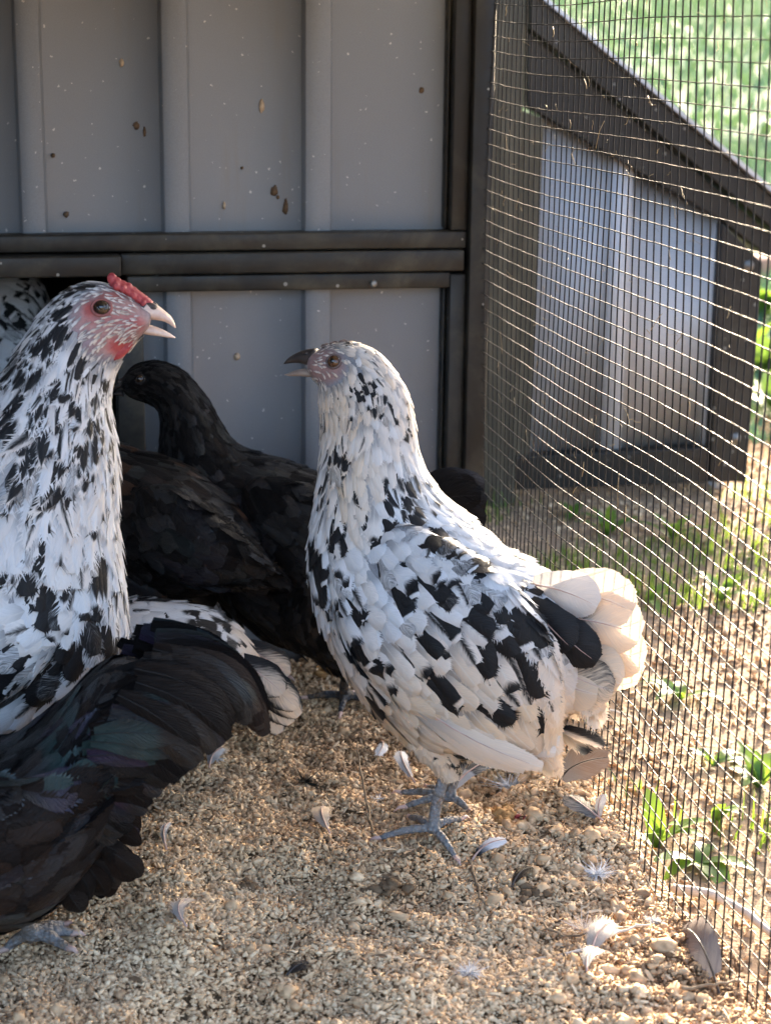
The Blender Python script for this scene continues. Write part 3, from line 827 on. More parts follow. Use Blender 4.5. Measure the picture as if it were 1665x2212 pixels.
    def cover(s, lf, u0, u1, Lf, Wf, kindf, lift=.10, phis=None, tintf=None, mask=None, over=.34, cup=.28, jit=.22, spikes=3, barb=.14, droop=0.0):
        """shingle a loft with feathers in staggered rows. Lf,Wf,kindf: functions of u -> value"""
        U, PH = [], []; u = u0; k = 0
        while u < u1:
            Su, _ = lf.frame(np.array([u] * 4), np.array([0, 1.57, 3.14, 4.71]))
            ds = np.linalg.norm(Su, axis=1).mean()
            fx, fz, bx_, bz, w, yc, _ = [lf.samp(u, j) for j in range(7)]
            a = .5 * math.hypot(bx_ - fx, bz - fz); per = 2 * math.pi * math.sqrt((a * a + w * w) / 2)
            n = max(5, int(per / (1.15 * Wf(u))))
            ph = (np.arange(n) + .5 * (k % 2) + s.r.uniform(-.3, .3, n)) / n * 2 * np.pi
            U.append(u + s.r.normal(0, .35, n) * Lf(u) * over / ds); PH.append(ph)
            u += Lf(u) * over / ds; k += 1
        U = np.clip(np.concatenate(U), 0.001, .999); PH = np.concatenate(PH) % (2 * np.pi)
        if phis is not None:
            m = phis(PH, U); U, PH = U[m], PH[m]
        n = len(U)
        L = np.array([Lf(x) for x in U]) * s.r.uniform(.85, 1.15, n); Wd = np.array([Wf(x) for x in U]) * s.r.uniform(.85, 1.15, n)
        P0 = lf.pos(U, PH)
        if mask is not None:
            keep, sc = mask(s, P0, U, PH); sel = s.r.random(n) < keep
            L, Wd = L * sc, Wd * np.where(sc < .99, sc * .55, 1.0)
            U, PH, L, Wd, P0 = U[sel], PH[sel], L[sel], Wd[sel], P0[sel]; n = len(U)
        if n == 0: return
        Su, _ = lf.frame(U, PH); ds = np.linalg.norm(Su, axis=1) + 1e-9
        tw = s.r.normal(0, jit, n)
        fx, fz, bx_, bz, w, yc, _ = [lf.samp(U, j) for j in range(7)]
        rad = np.sqrt(((bx_ - fx) / 2 * np.sin(PH)) ** 2 + ((bz - fz) / 2 * np.sin(PH)) ** 2 + (w * np.cos(PH)) ** 2) + 1e-4
        # pull feathers on the flanks down a little
        dr = droop * np.sin(PH)
        uu = U[:, None] + (L / ds)[:, None] * TROW[None, :]
        pp = PH[:, None] + ((tw + dr) * L / rad)[:, None].clip(-.8, .8) * TROW[None, :]
        uc = np.clip(uu, 0, .995)
        Q = lf.pos(uc, pp)
        Tn = (Su / ds[:, None])
        Q = Q + Tn[:, None, :] * ((uu - uc) * ds[:, None])[..., None]
        _, N = lf.frame(uc.ravel(), pp.ravel()); N = N.reshape(n, -1, 3)
        Q = Q + N * (.0006 + s.r.uniform(0, .0006, n)[:, None] + (lift * s.r.uniform(.6, 1.5, n) * L)[:, None] * TROW[None, :] ** 1.6)[..., None]
        T = np.gradient(Q, axis=1); T /= np.linalg.norm(T, axis=-1)[..., None] + 1e-12
        kind = np.array([kindf(x) for x in U]); mid = Q[:, 4]
        ink = s.ink_for(mid, n, len(TROW), 5, TROW, kind)
        tint = tintf(s, mid) if tintf is not None else np.zeros(n)
        V, q, t, A = vane(Q, T, N, L, Wd, kind, ink, np.clip(tint, 0, 1), s.r.random(n), np.full(n, cup), s.r, spikes, barb)
        s.pl.add(V, q, t, **A)
    def big_feather(s, name, root, tip, Wd, N=(0, 1, 0), bend=0.0, camber=.06, ink=None, tint=0.0, kind=0.0, R=12, shade=None):
        """one long feather (tail, wing) as a part of its own; root and tip in bird space"""
        root, tip = np.asarray(root, float), np.asarray(tip, float); N = np.asarray(N, float)
        L = np.linalg.norm(tip - root); T = (tip - root) / L
        N = N - (N @ T) * T; N /= np.linalg.norm(N); S = np.cross(N, T)
        tr = np.linspace(0, 1, R) ** .85; cc = np.linspace(-1, 1, 7)
        Q = root + tr[:, None] * (tip - root) + S * (bend * L * 4 * tr * (1 - tr))[:, None] + N * (camber * L * 4 * tr * (1 - tr))[:, None]
        Tn = np.gradient(Q, axis=0); Tn /= np.linalg.norm(Tn, axis=1)[:, None]
        Nn = N - (Tn @ N)[:, None] * Tn; Nn /= np.linalg.norm(Nn, axis=1)[:, None]
        ik = np.full((1, R, 7), -1.0) if ink is None else np.asarray(ink(tr[:, None], cc[None, :]), float)[None] * np.ones((1, R, 7))
        if s.black: ik = np.ones((1, R, 7))
        V, q, t, A = vane(Q[None], Tn[None], Nn[None], np.array([L]), np.array([Wd]), np.array([kind]), ik, np.array([tint]),
                          np.array([s.r.random() if shade is None else shade]), np.array([.25]), s.r, 4, .022, tr, cc, .018)
        o = link(name, mesh_np(name, V, q, t, True, A), s.fm, s.root)
        # the quill
        V2, Q2, T2 = tube_vf(Q[::2] + Nn[::2] * .0006, np.linspace(.0003 if s.black else .0007, .0001, len(Q[::2])), 5)
        link('shaft', mesh_np('shaft', V2, Q2, T2), NEARBLACK if s.black else CLAW, o)
        return o
    def leg(s, hip, knee, hock, foot, toes, r0=.030, rs=.0042, rt=.0030, thigh_tint=None, feather=True, low=.55):
        """thigh, shank and toes; all in bird space. toes = end points on the floor"""
        hip, knee, hock, foot = [np.asarray(p, float) for p in (hip, knee, hock, foot)]
        V, Q, T = tube_vf(catmull(np.array([hip, knee, knee * .35 + hock * .65, hock]), 12), np.interp(np.linspace(0, 1, 12), [0, .4, .75, 1], [r0, r0 * .8, r0 * .42, rs * 1.15]), 14)
        s.parts.add(V, Q, T)
        V, Q, T = tube_vf(catmull(np.array([hock, hock * .5 + foot * .5 + (.002, 0, 0), foot]), 10), np.interp(np.linspace(0, 1, 10), [0, .15, .8, 1], [rs * 1.25, rs, rs, rs * 1.35]), 12)
        s.parts.add(V, Q, T)
        for tp in toes:
            tp = np.asarray(tp, float); d = tp - foot; L = np.linalg.norm(d)
            pts = np.array([foot + (0, 0, .001), foot + d * .35 + (0, 0, .003), foot + d * .7 + (0, 0, .002), tp])
            V, Q, T = tube_vf(catmull(pts, 9), np.interp(np.linspace(0, 1, 9), [0, .2, .45, .6, 1], [rt * 1.25, rt * 1.05, rt * 1.1, rt * .95, rt * .72]), 10)
            s.parts.add(V, Q, T)
            dd = d / L
            cp = np.array([tp - dd * .002, tp + dd * .004 + (0, 0, .0006), tp + dd * .008 - (0, 0, .0022)])
            V, Q, T = tube_vf(cp, [rt * .62, rt * .42, rt * .1], 8)
            link('claw', mesh_np('claw', V, Q, T), CLAW, s.root)
        if feather:
            ax = catmull(np.array([hip, knee, knee * .35 + hock * .65, hock]), 24)
            n = 260; f = s.r.uniform(.05, .93, n); a = s.r.uniform(0, 6.28, n)
            c = np.stack([np.interp(f * 23, np.arange(24), ax[:, k]) for k in range(3)], -1)
            d = np.gradient(ax, axis=0); d /= np.linalg.norm(d, axis=1)[:, None]
            d = np.stack([np.interp(f * 23, np.arange(24), d[:, k]) for k in range(3)], -1)
            sx = np.cross(d, (0, 1.0, 0)); sx /= np.linalg.norm(sx, axis=1)[:, None]; sy = np.cross(d, sx)
            N = np.cos(a)[:, None] * sx + np.sin(a)[:, None] * sy
            rr = np.interp(f, [0, .4, .75, 1], [r0, r0 * .8, r0 * .42, rs * 1.2])
            L = s.r.uniform(.012, .02, n) * (1 - .45 * f)
            Q = c[:, None, :] + N[:, None, :] * (rr[:, None] + .0008 + .12 * L[:, None] * TROW ** 1.5)[..., None] + d[:, None, :] * (L[:, None] * TROW)[..., None]
            Q -= N[:, None, :] * ((rr * .5)[:, None] * TROW * L[:, None] / .05)[..., None]
            T = np.gradient(Q, axis=1); T /= np.linalg.norm(T, axis=-1)[..., None]
            Nn = np.broadcast_to(N[:, None, :], Q.shape)
            ink = s.ink_for(Q[:, 4], n, len(TROW), 5, TROW, None)
            V, q, t, A = vane(Q, T, Nn, L, L * .30, np.full(n, .6), ink, np.full(n, thigh_tint or 0.0), s.r.random(n), np.full(n, .3), s.r, 2, .3)
            s.pl.add(V, q, t, **A)
    def beak(s, up, lo, mat_u, mat_l, w0=.0062):
        """mandibles from lists of (upper edge, lower edge) picture points, base to tip"""
        for nm, pr_, mt in (('upper_beak', up, mat_u), ('lower_beak', lo, mat_l)):
            n = len(pr_)
            w = w0 * np.interp(np.linspace(0, 1, n), [0, .4, .75, 1], [1, .8, .45, .12]) * (1 if nm == 'upper_beak' else .88)
            lf = s.loft([(b_, a) for a, b_ in pr_], w)
            V, Q, T = lf.mesh(24, 16)
            o = link(nm, mesh_np(nm, V, Q, T), mt, s.root)
            if nm == 'upper_beak':
                for sg in (1, -1):
                    c = lf.pos(np.array([.22]), np.array([sg * .9]))[0]
                    V, Q, T = ball_vf(c, (.0022, .0009, .0011), 10, 6)
                    link('nostril', mesh_np('nostril', V, Q, T), DARKHORN, o)
    def eye(s, lf, pxy, r, lidcol, mat=None):
        for sg in (1, -1):
            # the point of the head surface that shows at pxy (mirrored for the other side)
            u = np.linspace(0, .45, 160); ph = np.linspace(.2, 2.94, 90) * (s.near)
            UU, PP = np.meshgrid(u, ph, indexing='ij')
            X = lf.pos(UU.ravel(), PP.ravel()); px, py = s.px(X)
            k = np.argmin((px - pxy[0]) ** 2 + (py - pxy[1]) ** 2)
            p = X[k].copy(); _, N = lf.frame(UU.ravel()[k:k + 1], PP.ravel()[k:k + 1]); N = N[0].copy()
            if sg < 0: p[1] *= -1; N[1] *= -1
            c = p - N * r * .45
            V, Q, T = ball_vf(c, r, 24, 16)
            e = link('eye', mesh_np('eye', V, Q, T), mat or EYE, s.root)
            V, Q, T = ball_vf(c + N * r * .52, r * .56, 18, 10)
            link('pupil', mesh_np('pupil', V, Q, T), PUPIL, e)
            # lid ring
            a = np.linspace(0, 2 * np.pi, 25)
            t1 = np.cross(N, (0, 0, 1.0)); t1 /= np.linalg.norm(t1); t2 = np.cross(N, t1)
            ring = c + N * r * .50 + (np.cos(a)[:, None] * t1 * 1.04 + np.sin(a)[:, None] * t2 * .92) * r * .96
            V, Q, T = tube_vf(ring, r * .17, 6)
            link('eyelid', mesh_np('eyelid', V, Q, T), lidcol, s.root)
    def finish(s, voxel=.0022, colour=None):
        for lf in s.lofts:
            V, Q, T = lf.mesh(); s.parts.add(V, Q, T)
        me = s.parts.mesh('body')
        tmp = bpy.data.objects.new('tmp', me); col.objects.link(tmp)
        m = tmp.modifiers.new('r', 'REMESH'); m.mode = 'VOXEL'; m.voxel_size = voxel; m.use_smooth_shade = True
        m2 = tmp.modifiers.new('s', 'SMOOTH'); m2.factor = .5; m2.iterations = 2
        dg = bpy.context.evaluated_depsgraph_get()
        me2 = bpy.data.meshes.new_from_object(tmp.evaluated_get(dg))
        bpy.data.objects.remove(tmp); bpy.data.meshes.remove(me)
        me2.name = 'body'
        n = len(me2.vertices); co = np.empty(n * 3, np.float32); me2.vertices.foreach_get('co', co); co = co.reshape(-1, 3).astype(float)
        base = np.array((.004, .004, .004) if s.black else (.22, .225, .24)); C = np.ones((n, 4)); C[:, :3] = base
        lm = np.zeros(n)
        if colour is not None: colour(s, co, C, lm)
        at = me2.attributes.new('bcol', 'FLOAT_COLOR', 'POINT'); at.data.foreach_set('color', C.astype(np.float32).ravel())
        at = me2.attributes.new('legm', 'FLOAT', 'POINT'); at.data.foreach_set('value', lm.astype(np.float32))
        me2.polygons.foreach_set('use_smooth', np.ones(len(me2.polygons), bool))
        link('body', me2, BODY, s.root)
        if s.pl.n:
            o = link('plumage', s.pl.mesh('plumage'), s.fm, s.root); o['kind'] = 'stuff'
    def fp(s, px, py, lift=0.004):
        """floor point seen at (px,py) in bird space"""
        w = on_floor(px, py, lift); w[2] = float(bed_h(w[0], w[1])) + lift
        return s.loc(w)
def lerpf(xs, ys): return lambda u: float(np.interp(u, xs, ys))
def ell(px, py, cx, cy, rx, ry): return ((px - cx) / rx) ** 2 + ((py - cy) / ry) ** 2

def view_left(a):     # direction facing left across the picture, turned a degrees away from the camera
    th = math.radians(a)
    l = -_r[:2]; f = np.array([math.sin(YAW), math.cos(YAW)])
    return l * math.cos(th) + f * math.sin(th)
def view_right(a):
    th = math.radians(a)
    l = _r[:2]; f = np.array([math.sin(YAW), math.cos(YAW)])
    return l * math.cos(th) + f * math.sin(th)
LIDRED = mat_simple('red_eyelid', (.16, .05, .045), (.30, .10, .085), 200, .5, .3, .0005, .4)
LIDBLACK = mat_simple('black_eyelid', (.010, .009, .009), (.02, .017, .016), 200, .5, .3, .0005, .3)
LIDGREY = mat_simple('grey_eyelid', (.07, .05, .047), (.15, .105, .095), 200, .55, .3, .0005, .3)

# ---------------------------------------------------------------- B: the white bird by the mesh
B = Bird('chicken', 'white mottled chicken with black beak standing full length beside the mesh', (945, 1785), view_left(26), False, 11)
bp = [((668, 806), (682, 752)), ((680, 832), (715, 733)), ((690, 850), (765, 727)), ((684, 872), (830, 758)), ((684, 908), (884, 835)), ((684, 955), (906, 915)),
      ((680, 1012), (916, 985)), ((672, 1080), (950, 1055)), ((662, 1150), (1000, 1112)), ((660, 1212), (1060, 1162)), ((672, 1285), (1110, 1202)),
      ((702, 1372), (1165, 1232)), ((752, 1465), (1212, 1256)), ((820, 1555), (1248, 1285)), ((905, 1625), (1272, 1320)), ((1008, 1640), (1285, 1355)),
      ((1100, 1622), (1290, 1400)), ((1165, 1582), (1290, 1440)), ((1225, 1535), (1285, 1475))]
bw = [.009, .0145, .0165, .0185, .022, .026, .031, .040, .050, .057, .062, .065, .066, .064, .060, .053, .044, .032, .016]
bl = B.body_loft(bp, bw, 13); B.lofts.append(bl)
raw = [(420, 370, 32, 42, .5), (490, 450, 32, 52, -.5), (435, 520, 18, 26, 0), (350, 480, 10, 22, 0), (230, 510, 10, 20, 0), (290, 690, 40, 60, 0), (230, 710, 13, 50, 0), (360, 830, 22, 30, 0),
       (215, 860, 12, 30, 0), (480, 690, 16, 24, 0), (490, 755, 13, 20, 0), (620, 830, 42, 92, -.5), (520, 840, 34, 20, 0), (530, 920, 20, 28, 0), (480, 990, 28, 15, -.3), (280, 990, 18, 32, 0),
       (740, 1020, 55, 30, .3), (890, 1080, 75, 32, 0), (975, 1088, 45, 14, .15), (875, 1115, 26, 46, 0), (455, 1115, 25, 20, 0), (245, 1140, 55, 80, 0), (190, 1050, 22, 55, 0), (325, 1195, 15, 20, 0),
       (565, 1195, 65, 45, .3), (770, 1190, 52, 36, 0), (670, 1140, 18, 28, 0), (960, 1150, 20, 24, 0), (380, 1300, 42, 45, 0), (290, 1310, 32, 36, 0), (430, 1330, 20, 36, 0), (578, 1290, 14, 46, -.3),
       (890, 1335, 26, 14, 0), (925, 1250, 14, 50, 0), (1130, 1220, 20, 42, 0), (1030, 1390, 115, 110, 0), (1085, 1530, 62, 85, -.4), (1195, 1330, 58, 85, -.4), (1290, 1420, 70, 55, 0),
       (640, 1380, 20, 15, 0), (710, 1420, 20, 32, 0), (825, 1440, 22, 20, 0), (770, 1390, 22, 15, 0), (640, 1480, 36, 34, 0), (930, 1510, 30, 36, 0), (490, 1460, 28, 30, 0), (350, 1430, 30, 38, 0),
       (420, 1490, 55, 20, .6), (490, 1550, 65, 16, .7), (565, 1605, 60, 12, .8), (770, 1630, 18, 36, 0), (1010, 1710, 42, 30, 0), (1140, 1690, 24, 52, -.4), (455, 1710, 26, 52, -.4), (835, 1915, 40, 22, 0),
       (700, 760, 18, 30, -.4), (450, 230, 12, 8, .4), (330, 150, 22, 8, .3), (590, 520, 10, 40, -.1)]
B.blobs = [(*c2(x, y), rx * .62, ry * .62, a) for x, y, rx, ry, a in raw]
def b_tint(s, p):
    px, py = s.px(p)
    t = np.clip(1.0 - ell(px, py, 735, 905, 75, 90) * .8, 0, 1) * .75
    t = np.maximum(t, np.clip((py - 1330) / 260, 0, 1) * .95)
    t = np.maximum(t, np.clip((1090 - py) / 200, 0, 1) * .42)
    return np.maximum(t, np.clip(1 - ell(px, py, 760, 1070, 90, 160), 0, 1) * .6) + .10 + s.r.normal(0, .12, len(p))
def b_face(s, P, U, PH):
    px, py = s.px(P); e = ell(px, py, 706, 790, 40, 38)
    keep = np.where(e < 1, .5, 1.0); keep = np.where(ell(px, py, 718, 780, 19, 17) < 1, 0, keep); keep = np.where(px < 678, .15, keep)
    return keep, np.where(e < 1.3, .55, 1.0)
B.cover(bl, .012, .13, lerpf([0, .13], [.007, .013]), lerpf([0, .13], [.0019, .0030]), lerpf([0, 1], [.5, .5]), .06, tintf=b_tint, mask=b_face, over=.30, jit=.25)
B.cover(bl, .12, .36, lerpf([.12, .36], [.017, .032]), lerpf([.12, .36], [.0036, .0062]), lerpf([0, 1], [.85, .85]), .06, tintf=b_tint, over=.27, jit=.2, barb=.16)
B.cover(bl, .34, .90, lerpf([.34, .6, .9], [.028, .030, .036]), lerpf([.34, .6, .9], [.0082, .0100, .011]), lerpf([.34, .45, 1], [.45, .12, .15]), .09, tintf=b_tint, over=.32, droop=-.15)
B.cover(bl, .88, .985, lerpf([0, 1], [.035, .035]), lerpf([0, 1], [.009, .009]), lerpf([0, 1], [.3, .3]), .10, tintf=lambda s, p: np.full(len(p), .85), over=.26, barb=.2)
wp = [((752, 1160), (800, 1140)), ((722, 1205), (885, 1150)), ((722, 1290), (985, 1185)), ((765, 1385), (1075, 1235)), ((832, 1465), (1140, 1290)), ((912, 1540), (1182, 1370)),
      ((1005, 1598), (1200, 1455)), ((1085, 1632), (1196, 1545)), ((1140, 1645), (1180, 1610))]
for sg in (1, -1):
    lf = B.loft(wp, [.004, .009, .013, .015, .015, .013, .011, .008, .004], [x * sg for x in (.030, .041, .050, .056, .058, .056, .052, .046, .040)], off=.05)
    if sg != B.near:      # the far wing hangs a little lower and further forward
        lf = B.loft([((a_[0] - 30, a_[1] + 20), (b_[0] - 75, b_[1] + 55)) for a_, b_ in wp], [.008, .011, .012, .012, .011, .010, .008, .006, .004], [x * sg for x in (.036, .042, .047, .050, .050, .048, .044, .040, .036)], off=.05)
    B.lofts.append(lf)
    ph = (lambda P_, U_: (np.sin(P_) > -.1)) if sg > 0 else (lambda P_, U_: (np.sin(P_) < .1))
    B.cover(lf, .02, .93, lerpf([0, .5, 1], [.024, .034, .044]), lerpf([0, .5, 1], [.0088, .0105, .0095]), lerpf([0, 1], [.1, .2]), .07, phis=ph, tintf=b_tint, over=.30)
    for i, (a, b_) in enumerate((((850, 1478), (1172, 1658)), ((825, 1462), (1128, 1668)), ((800, 1440), (1070, 1664)), ((900, 1500), (1186, 1640)), ((940, 1520), (1190, 1618)))):
        p, q = B.sz(*a, off=.066), B.sz(*b_, off=.058)
        B.big_feather('wing_feather', (p[0], sg * (.066 - .0025 * i), p[1]), (q[0], sg * (.058 - .004 * i), q[1]), .0085, (0, sg, .15), -.05 * sg, .03,
                      (lambda t, c: np.where(c > .35, .5, -.8) + 0 * t) if i == 2 else None, .75 if i < 3 else .6, 0.0)
kb = lambda t, c: 1.2 - t * 3.0 + 0 * c
kt = lambda t, c: -1.0 + 0 * t + 0 * c
for i, (a, b_, wd, y0, y1, bend, ik, tn) in enumerate((
        ((1150, 1262), (1290, 1310), .013, .012, .014, .06, kt, .15), ((1180, 1285), (1366, 1322), .0165, .006, .002, .10, kt, .5), ((1185, 1330), (1384, 1372), .018, .010, .004, .05, kb, .55),
        ((1200, 1370), (1392, 1428), .017, .000, -.004, .02, kt, .6), ((1195, 1385), (1384, 1462), .016, -.008, -.014, .02, kt, .5), ((1200, 1395), (1340, 1478), .015, .014, .012, .0, kb, .6),
        ((1180, 1420), (1325, 1492), .014, .020, .018, -.05, lambda t, c: -.1 + .2 * c + 0 * t, .6), ((1170, 1450), (1290, 1500), .013, .022, .022, -.05, kt, .75), ((1190, 1300), (1350, 1345), .015, -.012, -.022, .08, kb, .5),
        ((1195, 1350), (1372, 1410), .015, -.016, -.03, .04, kt, .5), ((1140, 1300), (1235, 1400), .013, .034, .036, 0, lambda t, c: 1.0 + 0 * t, .3), ((1120, 1330), (1170, 1470), .013, .045, .046, 0, lambda t, c: 1.0 + 0 * t, .3),
        ((1085, 1330), (1125, 1480), .013, .052, .053, 0, lambda t, c: .9 - np.clip(t - .9, 0, 1) * 18 + 0 * c, .3), ((1165, 1300), (1290, 1430), .013, .028, .026, -.05, lambda t, c: .9 + 0 * t, .3))):
    p, q = B.sz(*a, off=y0), B.sz(*b_, off=y1)
    B.big_feather('tail_feather', (p[0], B.near * y0, p[1]), (q[0], B.near * y1, q[1]), wd * 1.22, (0, B.near, .15), bend * B.near, .05, ik, min(1, tn + .35), .0)
foot = B.fp(934, 1822); foot[2] += .004
B.leg((foot[0] - .012, B.near * .030, .125), (foot[0] + .008, B.near * .032, .092), (foot[0] - .006, B.near * .026, .058), foot,
      [B.fp(817, 1824), B.fp(984, 1858), B.fp(997, 1800), B.fp(886, 1770)], .019, .0042, .0031, .9)
f2 = B.fp(968, 1752); f2[2] += .004
B.leg((f2[0] - .005, -B.near * .030, .125), (f2[0] + .014, -B.near * .032, .090), (f2[0] - .010, -B.near * .03, .048), f2,
      [f2 + (.040, -.002, -.004), f2 + (.026, .02, -.004), f2 + (.026, -.02, -.004), f2 + (-.018, .004, -.004)], .019, .0042, .0031, .9)
B.beak([(c2(205, 172), c2(215, 262)), (c2(175, 176), c2(190, 250)), (c2(145, 183), c2(150, 237)), (c2(110, 200), c2(115, 234)), (c2(86, 218), c2(86, 237)), (c2(72, 236), c2(73, 239))],
       [(c2(215, 270), c2(225, 300)), (c2(190, 262), c2(200, 294)), (c2(160, 258), c2(165, 291)), (c2(125, 263), c2(128, 289)), (c2(95, 274), c2(97, 288)), (c2(74, 282), c2(76, 285))], DARKHORN, GREYHORN)
B.eye(bl, c2(277, 228), .0053, LIDGREY)
def b_col(s, co, C, lm):
    px, py = s.px(co)
    f = np.clip(1.25 - ell(px, py, 702, 790, 48, 44), 0, 1); f = f * f * (3 - 2 * f)
    C[:, :3] = C[:, :3] * (1 - f[:, None]) + np.array((.27, .165, .15)) * f[:, None]
    g = np.clip((1100 - py) / 100, 0, 1); w = np.clip((py - 1400) / 150, 0, 1)[:, None]
    C[:, :3] = C[:, :3] * (1 - w) + np.array((.45, .37, .28)) * w
    l = co[:, 2] < .060
    C[l, :3] = (.25, .238, .228); lm[l] = 1
B.finish(.002, b_col)
V = np.concatenate([ball_vf(bl.pos(np.array([u]), np.array([0.]))[0] + (0, y, .0006), (.0028, .0016, .0017), 8, 6)[0] for u in (.02, .034, .048) for y in (-.002, .002)])
_, Q1, T1 = ball_vf((0, 0, 0), 1, 8, 6); nb = len(V) // 6
link('comb', mesh_np('comb', V, np.concatenate([Q1 + nb * i for i in range(6)]), np.concatenate([T1 + nb * i for i in range(6)])), LIDGREY, B.root)

# ---------------------------------------------------------------- shared building of the other birds
def simple_wing(bird, wp, yc, th=.012, Ls=(.024, .034, .042), Ws=(.009, .0105, .0095), tint=None, sides=(1, -1), lift=.07):
    n = len(wp); out = []
    for sg in sides:
        w = th * np.interp(np.linspace(0, 1, n), [0, .2, .6, 1], [.6, 1, .95, .3])
        pts = wp if sg == bird.near else [((a_[0], a_[1] + 45), (b_[0], b_[1] + 85)) for a_, b_ in wp]
        lf = bird.loft(pts, w, [sg * y * (1 if sg == bird.near else .85) for y in yc], off=float(np.mean(yc)))
        bird.lofts.append(lf); out.append(lf)
        ph = (lambda P_, U_: (np.sin(P_) > -.1)) if sg > 0 else (lambda P_, U_: (np.sin(P_) < .1))
        bird.cover(lf, .02, .94, lerpf([0, .5, 1], Ls), lerpf([0, .5, 1], Ws), lerpf([0, 1], [.1, .2]), lift, phis=ph, tintf=tint, over=.31)
    return out
def stand(bird, fx, z_hip=.12, spread=.032, rs=.0042, rt=.003, tint=None, r0=.032, feather=True, lean=.0):
    for sg in (1, -1):
        x = fx + (.012 if sg > 0 else -.012); w = bird.wor(np.array([x, sg * spread, 0.0])); zf = float(bed_h(w[0], w[1])) + .008
        f = np.array([x, sg * spread, zf])
        bird.leg((x - .01 + lean, sg * spread, z_hip), (x + .014, sg * (spread + .002), z_hip * .78), (x - .014, sg * spread, z_hip * .50), f,
                 [f + (.044, 0, -.005), f + (.032, .02, -.005), f + (.032, -.02, -.005), f + (-.02, 0, -.005)], r0, rs, rt, tint, feather)
def leg_col(z, c=(.25, .24, .235)):
    def fn(s, co, C, lm):
        l = co[:, 2] < z; C[l, :3] = c; lm[l] = 1
    return fn

# ---------------------------------------------------------------- A: the big cockerel on the left
A = Bird('chicken', 'large mottled cockerel with red comb and open pale beak at left', (-60, 1850), view_right(4), False, 21)
ap = [((322, 712), (330, 664)), ((300, 738), (304, 646)), ((281, 766), (262, 620)), ((262, 795), (215, 602)), ((248, 828), (155, 611)), ((241, 870), (104, 648)), ((246, 922), (62, 703)), ((257, 985), (18, 775)),
      ((261, 1060), (-35, 850)), ((257, 1140), (-95, 930)), ((266, 1220), (-160, 990)), ((273, 1310), (-225, 1040)), ((270, 1400), (-285, 1078)), ((228, 1468), (-345, 1110)), ((142, 1530), (-400, 1150)),
      ((35, 1592), (-450, 1195)), ((-100, 1620), (-490, 1250)), ((-230, 1610), (-520, 1310)), ((-350, 1550), (-535, 1370)), ((-440, 1490), (-535, 1420))]
aw = [.011, .0165, .019, .021, .0235, .027, .032, .038, .045, .052, .058, .063, .067, .070, .072, .070, .063, .050, .034, .015]
al = A.body_loft(ap, aw, 11); A.lofts.append(al)
r1 = [(180, 520, 55, 60, .3), (250, 500, 50, 35, -.5), (80, 585, 70, 40, -.6), (230, 735, 60, 45, 0), (180, 930, 70, 55, 0), (90, 1020, 75, 75, 0), (320, 1135, 48, 75, 0), (80, 1150, 48, 60, 0), (440, 890, 36, 40, 0),
      (400, 780, 28, 22, 0), (300, 270, 60, 12, -.35), (250, 320, 70, 14, -.5), (210, 400, 50, 18, -.7), (370, 870, 34, 30, 0), (290, 1225, 36, 40, 0), (390, 620, 16, 30, 0), (300, 560, 18, 60, -.2), (330, 660, 24, 30, 0),
      (20, 700, 40, 60, 0), (130, 830, 40, 30, 0), (240, 1040, 28, 50, 0), (400, 1000, 30, 45, 0), (170, 1200, 30, 50, 0), (15, 900, 40, 60, 0), (350, 980, 20, 50, 0), (480, 1000, 10, 50, 0), (130, 660, 30, 50, .3), (320, 800, 24, 30, 0), (450, 700, 14, 30, 0), (420, 1330, 30, 20, 0), (250, 900, 24, 40, 0)]
r2b = [(230, 330, 80, 75, 0), (340, 362, 40, 20, 0), (60, 290, 42, 42, 0), (180, 150, 42, 42, 0), (400, 150, 26, 22, 0), (455, 240, 28, 25, 0), (540, 290, 18, 62, 0), (360, 250, 24, 18, 0), (20, 690, 95, 80, 0), (290, 575, 58, 70, 0),
       (455, 470, 52, 40, 0), (505, 530, 30, 45, 0), (150, 770, 60, 30, -.5), (100, 585, 40, 40, 0), (10, 180, 30, 40, 0), (300, 130, 16, 20, 0), (470, 350, 20, 16, 0), (120, 230, 24, 20, 0), (240, 700, 40, 40, 0), (400, 600, 24, 40, 0)]
A.blobs = [(*c1(x, y), rx * .62, ry * .62, a) for x, y, rx, ry, a in r1] + [(*c3(x, y), rx * .52, ry * .52, a) for x, y, rx, ry, a in r2b]
A.speck = .34
def a_face(s, P, U, PH):
    px, py = s.px(P); e = ell(px, py, 238, 700, 86, 74)
    keep = np.where(e < 1, .95, 1.0)
    keep = np.where(ell(px, py, 221, 663, 27, 24) < 1, 0, keep); keep = np.where(ell(px, py, 192, 672, 15, 16) < 1, .04, keep)
    keep = np.where(ell(px, py, 255, 752, 30, 22) < 1, .05, keep); keep = np.where((px > 300) & (py > 650), .10, keep)
    return keep, np.where(e < 1.15, .45, 1.0)
def a_tint(s, p):
    px, py = s.px(p)
    return np.clip(1 - ell(px, py, 232, 720, 100, 110), 0, 1) * .45 + .14 + s.r.normal(0, .1, len(p))
A.cover(al, .010, .135, lerpf([0, .13], [.009, .017]), lerpf([0, .13], [.0018, .0032]), lerpf([0, 1], [.7, .7]), .06, tintf=a_tint, mask=a_face, over=.27, jit=.22, barb=.2)
A.cover(al, .125, .40, lerpf([.12, .25, .40], [.022, .036, .050]), lerpf([.12, .4], [.0038, .0066]), lerpf([0, 1], [.95, .95]), .07, tintf=a_tint, over=.22, jit=.22, barb=.2)
A.cover(al, .38, .92, lerpf([.38, .6, .9], [.032, .034, .04]), lerpf([.38, .6, .9], [.0098, .012, .012]), lerpf([0, 1], [.15, .15]), .10, tintf=a_tint, over=.33, droop=.1)
